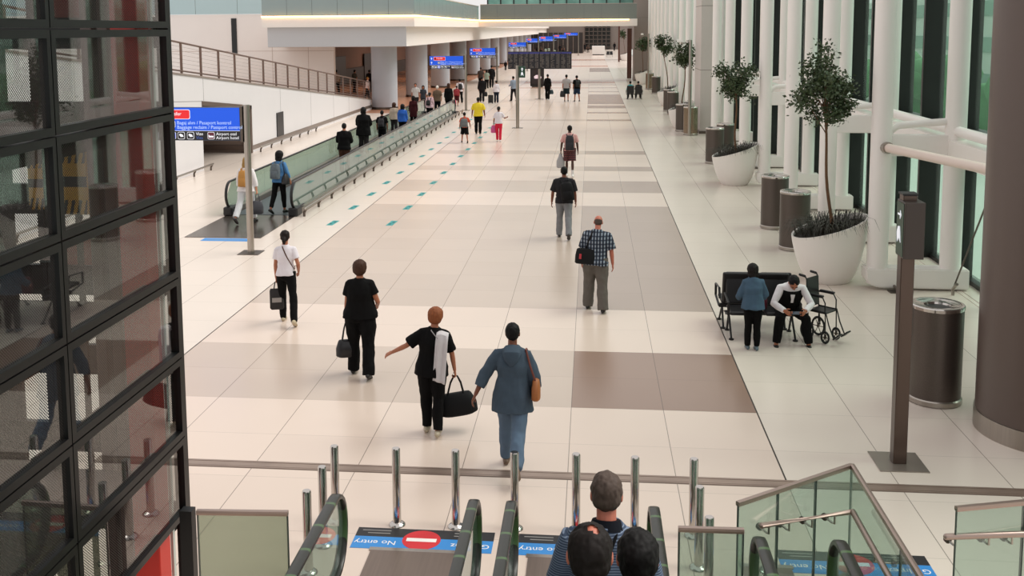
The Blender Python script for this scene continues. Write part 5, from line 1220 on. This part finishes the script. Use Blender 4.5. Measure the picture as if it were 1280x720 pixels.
ARM2 = (((-.25, .1, -1), (.3, .9, -.2)), ((.25, .1, -1), (-.3, .9, -.2)))
lo = dict(vox=.013, legs=((3, 0), (-3, 2)), arms=ARM)
shelf_person(431, -8.3, 154, 'man in black jacket and brown trousers standing on the walkway, nearest of the riders', 215, sex='m', skin='tan', hair=('short', 'black'), top=(BLKF, 1, .12, .03, .01), bottom=(fab('brown_trousers', '4a3026'), 1.02, .02, .01), vox=.012, legs=((3, 0), (-3, 2)), arms=ARM2, fat=1.1, group=None)
shelf_person(455, -8.9, 134.5, 'broad tall figure in black coat and dark hood on the walkway', 190, sex='m', skin='tan', hair=('hood', 'black'), top=(BLKF, 1, .26, .045, .02), bottom=(fab('dark_grey', '2f2b2c'), 1.02, .03, .01), vox=.013, legs=((3, 0), (-3, 2)), arms=ARM2, fat=1.22)
Pq = shelf_person(478, -8.5, 138, 'person in black tee with a small black backpack on the walkway', 186, sex='m', skin='brown', hair=('short', 'black'), top=(BLKF, .4, .08, .02, .01), bottom=(BLKF, 1.02, .02, .01), **lo)
backpack(Pq, mat('dark_nylon', '1e1b22'), 'small black backpack on the rider in black tee', .26, .36, .13, .24)
shelf_person(493, -9.1, 128.5, 'woman in beige top with brown bob riding the walkway', 172, sex='f', skin='fair', hair=('bob', 'brown'), top=(fab('beige', 'b3a394'), .9, .12, .03, .02), bottom=(fab('dark_grey', '2f2b2c'), 1, .02, 0), **lo)
shelf_person(503.5, -8.4, 130.5, 'woman in vivid blue top with black hair riding the walkway', 172, sex='f', skin='tan', hair=('bob', 'black'), top=(fab('vivid_blue', '2f5fb5'), .85, .1, .035, .02), bottom=(BLKF, 1, .02, 0), **lo)
# cluster near the far end of the walkway
cl = [(517, 160, 120, 'person in dark red long coat riding at the walkway centre', 'f', 'tan', ('hood', 'dark'), ('dark_maroon', '3a1418', 1, .4), ('black', '0b0a0b'), -8.9, 0),
      (520, 150, 104, 'man in black and white striped shirt facing the camera by the column', 'm', 'tan', ('short', 'black'), ('white_black', 'c9c6c4', .4, .08), ('dark_grey', '2f2b2c'), -10.6, PI),
      (529.5, 150, 107, 'woman in dark dress facing the camera beside the striped shirt man', 'f', 'tan', ('bob', 'dark'), ('slate', '3d4048', .4, .15), ('dark_grey', '2f2b2c'), -10.3, PI),
      (537.5, 158, 115.5, 'woman in pale pink top with dark bag on the walkway', 'f', 'tan', ('tied', 'black'), ('pale_pink', 'd9b6bd', .9, .1), ('black', '0b0a0b'), -8.4, 0),
      (547, 152, 107, 'person with white cap and brown bag strap at the walkway end', 'm', 'fair', ('cap', 'white'), ('khaki', '6b5848', .45, .12), ('black', '0b0a0b'), -8.7, 0),
      (561, 148, 104, 'woman in black with long dark hair and bright pink bag', 'f', 'tan', ('long', 'brown'), ('black', '0b0a0b', .9, .2), ('black', '0b0a0b'), -8.2, 0),
      (571, 133, 107, 'child in dark red tee walking by the sign pole', 'm', 'tan', ('short', 'black'), ('dark_red', '8c1f2a', .4, .05), ('maroon', '4a1a1e'), None, 0),
      (575, 129, 98.5, 'person in white shirt with black backpack near the blue sign pole', 'm', 'tan', ('short', 'black'), ('white', 'e6e0e6', .6, .1), ('black', '0b0a0b'), None, .3),
      (602.5, 127.5, 95.5, 'man in dark suit with a shoulder bag beyond the yellow tee man', 'm', 'tan', ('short', 'black'), ('near_black', '1c1a1d', 1, .18), ('near_black', '1c1a1d'), None, 0),
      (620.5, 129, 100.5, 'woman in white jacket and navy trousers pulling a small suitcase', 'f', 'tan', ('short', 'black'), ('white', 'e6e0e6', 1, .08), ('navy', '1f2636'), None, 0),
      (642, 126.5, 95, 'person in light grey blue shirt with arms folded', 'm', 'tan', ('short', 'black'), ('light_grey_blue', '8f9bab', .9, .08), ('near_black', '1c1a1d'), None, .8),
      (684.5, 124.5, 92.5, 'person in black top with white waist, first of the distant trio', 'f', 'tan', ('short', 'black'), ('black', '0b0a0b', .9, .02), ('black', '0b0a0b'), None, -.2),
      (708, 127, 93, 'man in white and black shirt and shorts carrying a black bag, middle of the trio', 'm', 'tan', ('short', 'black'), ('grey_white', 'a8a3a3', .4, .08), ('dark_teal', '1e2c30'), None, 0),
      (721, 127, 94, 'man in black tee and dark blue shorts, last of the trio', 'm', 'tan', ('short', 'black'), ('black', '0b0a0b', .4, .08), ('dark_blue', '24344a'), None, .3),
      (601, 110, 84, 'man in checked shirt far beyond the walkway end', 'm', 'tan', ('short', 'black'), ('checked_brown', '4d433e', .4, .1), ('black', '0b0a0b'), None, 0),
      (608.5, 111, 87, 'person in pale top far beyond the walkway end', 'f', 'tan', ('bob', 'dark'), ('pale_green', '9aa89a', .4, .1), ('black', '0b0a0b'), None, 0),
      (614.5, 110, 81, 'tall person in black far beyond the walkway end', 'm', 'tan', ('short', 'black'), ('near_black', '1c1a1d', 1, .25), ('near_black', '1c1a1d'), None, 0),
      (632, 88, 76, 'dark figure on the second walkway behind the board', 'm', 'tan', ('short', 'black'), ('near_black', '1c1a1d', 1, .2), ('near_black', '1c1a1d'), None, 0),
      (421, 118, 78, 'person in pale shirt standing inside the passage under the gallery', 'm', 'tan', ('short', 'black'), ('beige', 'b3a394', .6, .08), ('black', '0b0a0b'), None, .5),
      (443.5, 116, 87, 'man in grey green tee walking under the gallery', 'm', 'tan', ('short', 'black'), ('grey_green', '5f665f', .4, .08), ('dark_grey', '2f2b2c'), None, -.6),
      (462, 116, 87, 'dark clothed person beside the first round column', 'm', 'brown', ('short', 'black'), ('near_black', '1c1a1d', 1, .1), ('near_black', '1c1a1d'), None, 0),
      (459.5, 124, 96, 'blond person in white top at the ramp end by the column', 'f', 'fair', ('short', 'blonde'), ('white', 'e6e0e6', .6, .08), ('dark_grey', '2f2b2c'), None, -1.2)]
CP = {}
for x, yf, yh, lab, sex, sk, hr, tp, bt, Xw, rz_ in cl:
    if Xw is not None: p = atX(x, yf, Xw); p = V((p.x, p.y, .02 if Xw > -10 else 0)); H = hgt(p, yh)-p.z
    else: p, H = stand(x, yf, yh)
    H = min(max(H, 1.2), 1.95)
    far = p.y > 45
    hem = .5 if 'shorts' in lab or 'child' in lab else 1.02
    tm = fab(tp[0], tp[1]) 
    lg = ((10, 3), (-12, 8)) if Xw is None and rz_ != PI else ((3, 0), (-3, 2))
    am = ARM2 if 'folded' in lab else ARM
    CP[lab] = person(lab, p, H, rz_, sex, sk, hr, (tm, tp[2], tp[3], .02, .01), (fab(bt[0], bt[1]), hem, .02, .01), lg, (2, 2), am, 2, 0, 1.03, 1.0, 1.0, vox=.017 if far else .014, shoes='201c1c')
def P_of(k): return next(v for q, v in CP.items() if k in q)
q = P_of('bright pink bag'); handbag(q, 1, mat('hot_pink', 'dc3566', .5), 'bright pink bag beside the long haired woman in black', .42, .2, .26, .0, 'bag', 'pink_bag', 0, 2.6, .9)
q = P_of('pulling a small suitcase'); t = thing('suitcase', 'small black suitcase pulled by the woman in white jacket', 'suitcase', q['t'].location+V((-.36, -.25, 0)))
obj('shell', B((-.17, -.1, .05), (.17, .1, .58), .03), BLACK, t)
for sx in (-1, 1): bm = nb(); tube(bm, [(sx*.13, -.06, .035), (sx*.13, .06, .035)], .035, 10, ref=V((1, 0, 0))); obj('wheel', bm, RUBBER, t)
bm = nb(); tube(bm, [(-.07, .05, .55), (-.07, .08, .95), (.07, .08, .95), (.07, .05, .55)], .009, 6); obj('pull_handle', bm, STEEL, t)
handbag(P_of('first of the distant trio'), 1, mat('teal_dark_bag', '263c42', .5), 'dark teal bag of the first person of the distant trio', .36, .16, .3, .12)
handbag(P_of('middle of the trio'), 0, BLACK, 'black travel bag in the hand of the middle man of the trio', .36, .22, .42, .1)
handbag(P_of('dark suit'), 1, BLACK, 'small black bag of the man in the dark suit', .26, .12, .3, .1)
backpack(P_of('last of the trio'), BLACK, 'black backpack on the last man of the distant trio', .28, .42, .15)
backpack(P_of('white shirt with black backpack'), BLACK, 'black backpack on the white shirted person near the sign pole', .28, .42, .15)
backpack(P_of('dark red tee'), mat('red_nylon', '8c1f2a', .6), 'red backpack on the child by the sign pole', .34, .44, .15)
backpack(P_of('pale pink top'), BLACK, 'small black bag on the back of the woman in pale pink', .24, .3, .12, .2, -.06)
# far crowd: individual copies of three small figures
protos = [P_of('tall person in black'), P_of('checked shirt'), P_of('pale top far')]
rr = random.Random(11)
crowd = [(672, 70), (676, 68), (682, 70), (700, 67), (704, 68), (686, 69), (716, 66), (721, 65), (727, 66), (731, 65), (668, 74), (693, 72), (768, 63.5), (735, 66)]
for k, (x, y) in enumerate(crowd):
    p = G(x, y); c = copy_tree(protos[k % 3]['t']); c.location = p; c.rotation_euler.z = rr.uniform(-.5, .5); c['label'] = 'tiny distant person in the crowd far down the concourse'; c['group'] = 'distant crowd'
# seated man, vest over white shirt, looking at phone
bp = be.location
sx_ = G(990, 432).x
WS = fab('white_shirt', 'e8e3e6')
PM = person('man in white shirt and black vest sitting bent over a phone', V((sx_, bp.y-.02, 0)), 1.74, PI, 'm', 'tan', ('short', 'black'), (WS, 1, .04, .004, 0), (BLKF, .96, .016, .0), ((80, 78), (80, 74)), (14, 14), (((-.42, .45, -.8), (.50, .80, -.22)), ((.42, .45, -.8), (-.50, .80, -.22))), 34, 0, .95, .98, 1.0, head=(-24, 0), face=True, sit=.515, foot=(0, 0), hands=(.7, .7), vox=.008, shoes='151314')
bm = nb(); TT = [(z, a, b) for z, a, b in TOR_M if .0 <= z <= .47]; tube(bm, [Lc(PM, (0, 0, z)) for z, a, b in TT], [((a if z < .36 else a*.80)*.95+.034, b*.95+.05) for z, a, b in TT], 22, sup=2.3); obj('vest', bm, BLKF, PM['t'], True)
bm = nb(); tube(bm, [Lc(PM, (0, .150, .45)), Lc(PM, (0, .180, .37)), Lc(PM, (0, .178, .3))], [(.035, .006), (.02, .006), (.02, .006)], 8); obj('shirt_front', bm, WS, PM['t'], True)
hm_ = (PM['hand'][0]+PM['hand'][1])/2; t = thing('phone', 'dark phone held in both hands by the seated man', 'phone', hm_+V((0, -.0, .005)), 0)
bm = nb(); box(bm, (-.075, -.036, -.004), (.075, .036, .004), .003, M.Rotation(.5, 4, 'X')); ph = obj('case', bm, BLACK, t); bm = nb(); box(bm, (-.068, -.03, .0042), (.068, .03, .005), 0, M.Rotation(.5, 4, 'X')); obj('screen', bm, mat('phone_screen', '39424e', .1), ph)
# standing girl in denim shirt in front of the bench
p, H = stand(940, 437, 331.5)
PGc = person('girl with dark bob in blue denim shirt standing before the bench', p, H, .0, 'f', 'fair', ('bob', 'dark'), (fab('mid_denim', '4a6175', na=.12), .95, .1, .04, .02), (BLKF, 1.0, .014, 0), ((2, 0), (-2, 0)), (0, 0), (((-.35, .1, -1), (.0, .85, -.45)), ((.35, .1, -1), (.0, .85, -.45))), 6, 0, 1.0, .98, .95, head=(-14, 0), shoes='5b6a72', vox=.009)
b = rounded_bag('maroon_bag', .3, .2, .3, mat('maroon_cloth', '5d1f30', .6), (p.x+.18, bp.y+.0, .465), 0, 'maroon bag lying on the bench beside the standing girl', 'bag')
# two sitters on the distant bench
for dx, lab, tm in ((-.28, 'sitter in turquoise top on the distant bench, seen from behind', fab('turquoise', '3aa3a8')), (.28, 'sitter in black on the distant bench, seen from behind', BLKF)):
    q = be3.location; person(lab, V((q.x+dx, q.y+.02, 0)), 1.68, 0, 'f', 'tan', ('short', 'dark'), (tm, 1, .06, .02, 0), (BLKF, 1, .02, 0), ((84, 84), (84, 84)), (6, 6), (((-.25, .35, -.9), (.2, .9, -.2)), ((.25, .35, -.9), (-.2, .9, -.2))), 12, vox=.016, sit=.515, foot=(0, 0))
# riders on the escalator
def rider(x, yh, dist, H, label, **k):
    p = atY(x, yh, CAM.y+dist); z = p.z-H; return person(label, V((p.x, p.y, z)), H, **k)
PR = rider(758, 597, 5.25, 1.80, 'burly man with greying hair in blue striped polo riding the escalator', rz=-.06, sex='m', skin='red', hair=('short', 'grey'), top=(STRIPE, .45, .1, .03, .01), bottom=(fab('navy_trousers', '20242e'), 1.02, .03, .01), legs=((4, 2), (-3, 2)), arms=(((-.26, .05, -1), (-.05, .3, -1)), ((.26, .1, -1), (.05, .5, -.9))), lean=3, fat=1.0, shw=.93, vox=.008, head=(-8, 3))
bm = nb(); tube(bm, [Lc(PR, (0, -.012, .505)), Lc(PR, (0, -.0, .555))], [(.098, .085), (.075, .072)], 18); obj('collar', bm, fab('dark_navy', '14171f'), PR['t'], True)
t = carried('shoulder_strap', 'black bag strap across the back of the striped polo man', 'strap', PR); strap_line(PR, mat('black_nylon', '0b0b0d'), -.19, .02, .05, .505, 'strap', t, .016, .05)
PB = rider(738, 661, 3.45, 1.72, 'man with thinning dark crown riding nearest the camera, left of two heads', rz=.05, sex='m', skin='red', hair=('thin', 'dark'), top=(fab('dark_maroon_tee', '2a1716'), .45, .1, .02, .01), bottom=(BLKF, 1.02, .02, .01), legs=((3, 0), (-3, 2)), arms=ARM, lean=2, vox=.007)
Qh = PB
PC = rider(798, 668, 3.75, 1.68, 'dark haired rider nearest the camera on the right, hand on the handrail', rz=.0, sex='m', skin='red', hair=('short', 'black'), top=(fab('near_black', '1c1a1d'), .45, .1, .02, .01), bottom=(BLKF, 1.02, .02, .01), legs=((3, 0), (-3, 2)), arms=(((-.2, .0, -1), (-.05, .12, -1)), ((.5, .5, -.8), (.35, .95, -.1))), lean=2, vox=.007, hands=(.35, .6), shw=.9)
# ---------------------------------------------------------------- light
w = bpy.data.worlds.new('world'); S.world = w; w.use_nodes = True; nt = w.node_tree; bg = nt.nodes['Background']
bg.inputs[0].default_value = (1.0, .97, .95, 1); bg.inputs[1].default_value = .72
sd = bpy.data.lights.new('sun', 'SUN'); sd.energy = 2.3; sd.angle = math.radians(42); sd.color = (1, .96, .9)
so = bpy.data.objects.new('sun', sd); C.objects.link(so); so.rotation_euler = V((-.8, -.25, -1)).to_track_quat('-Z', 'Y').to_euler()
for k in range(9):
    ld = bpy.data.lights.new('gallery_lamp', 'AREA'); ld.shape = 'RECTANGLE'; ld.size = 6; ld.size_y = 6; ld.energy = 110; ld.color = (1, .78, .6)
    lo = bpy.data.objects.new('gallery_lamp', ld); C.objects.link(lo); lo.location = (-17.5, 55+k*18, ZB-.06)
S.view_settings.view_transform = 'Standard'; S.view_settings.look = 'None'; S.view_settings.exposure = 0.27; S.view_settings.gamma = 1; S.view_settings.use_curve_mapping = False
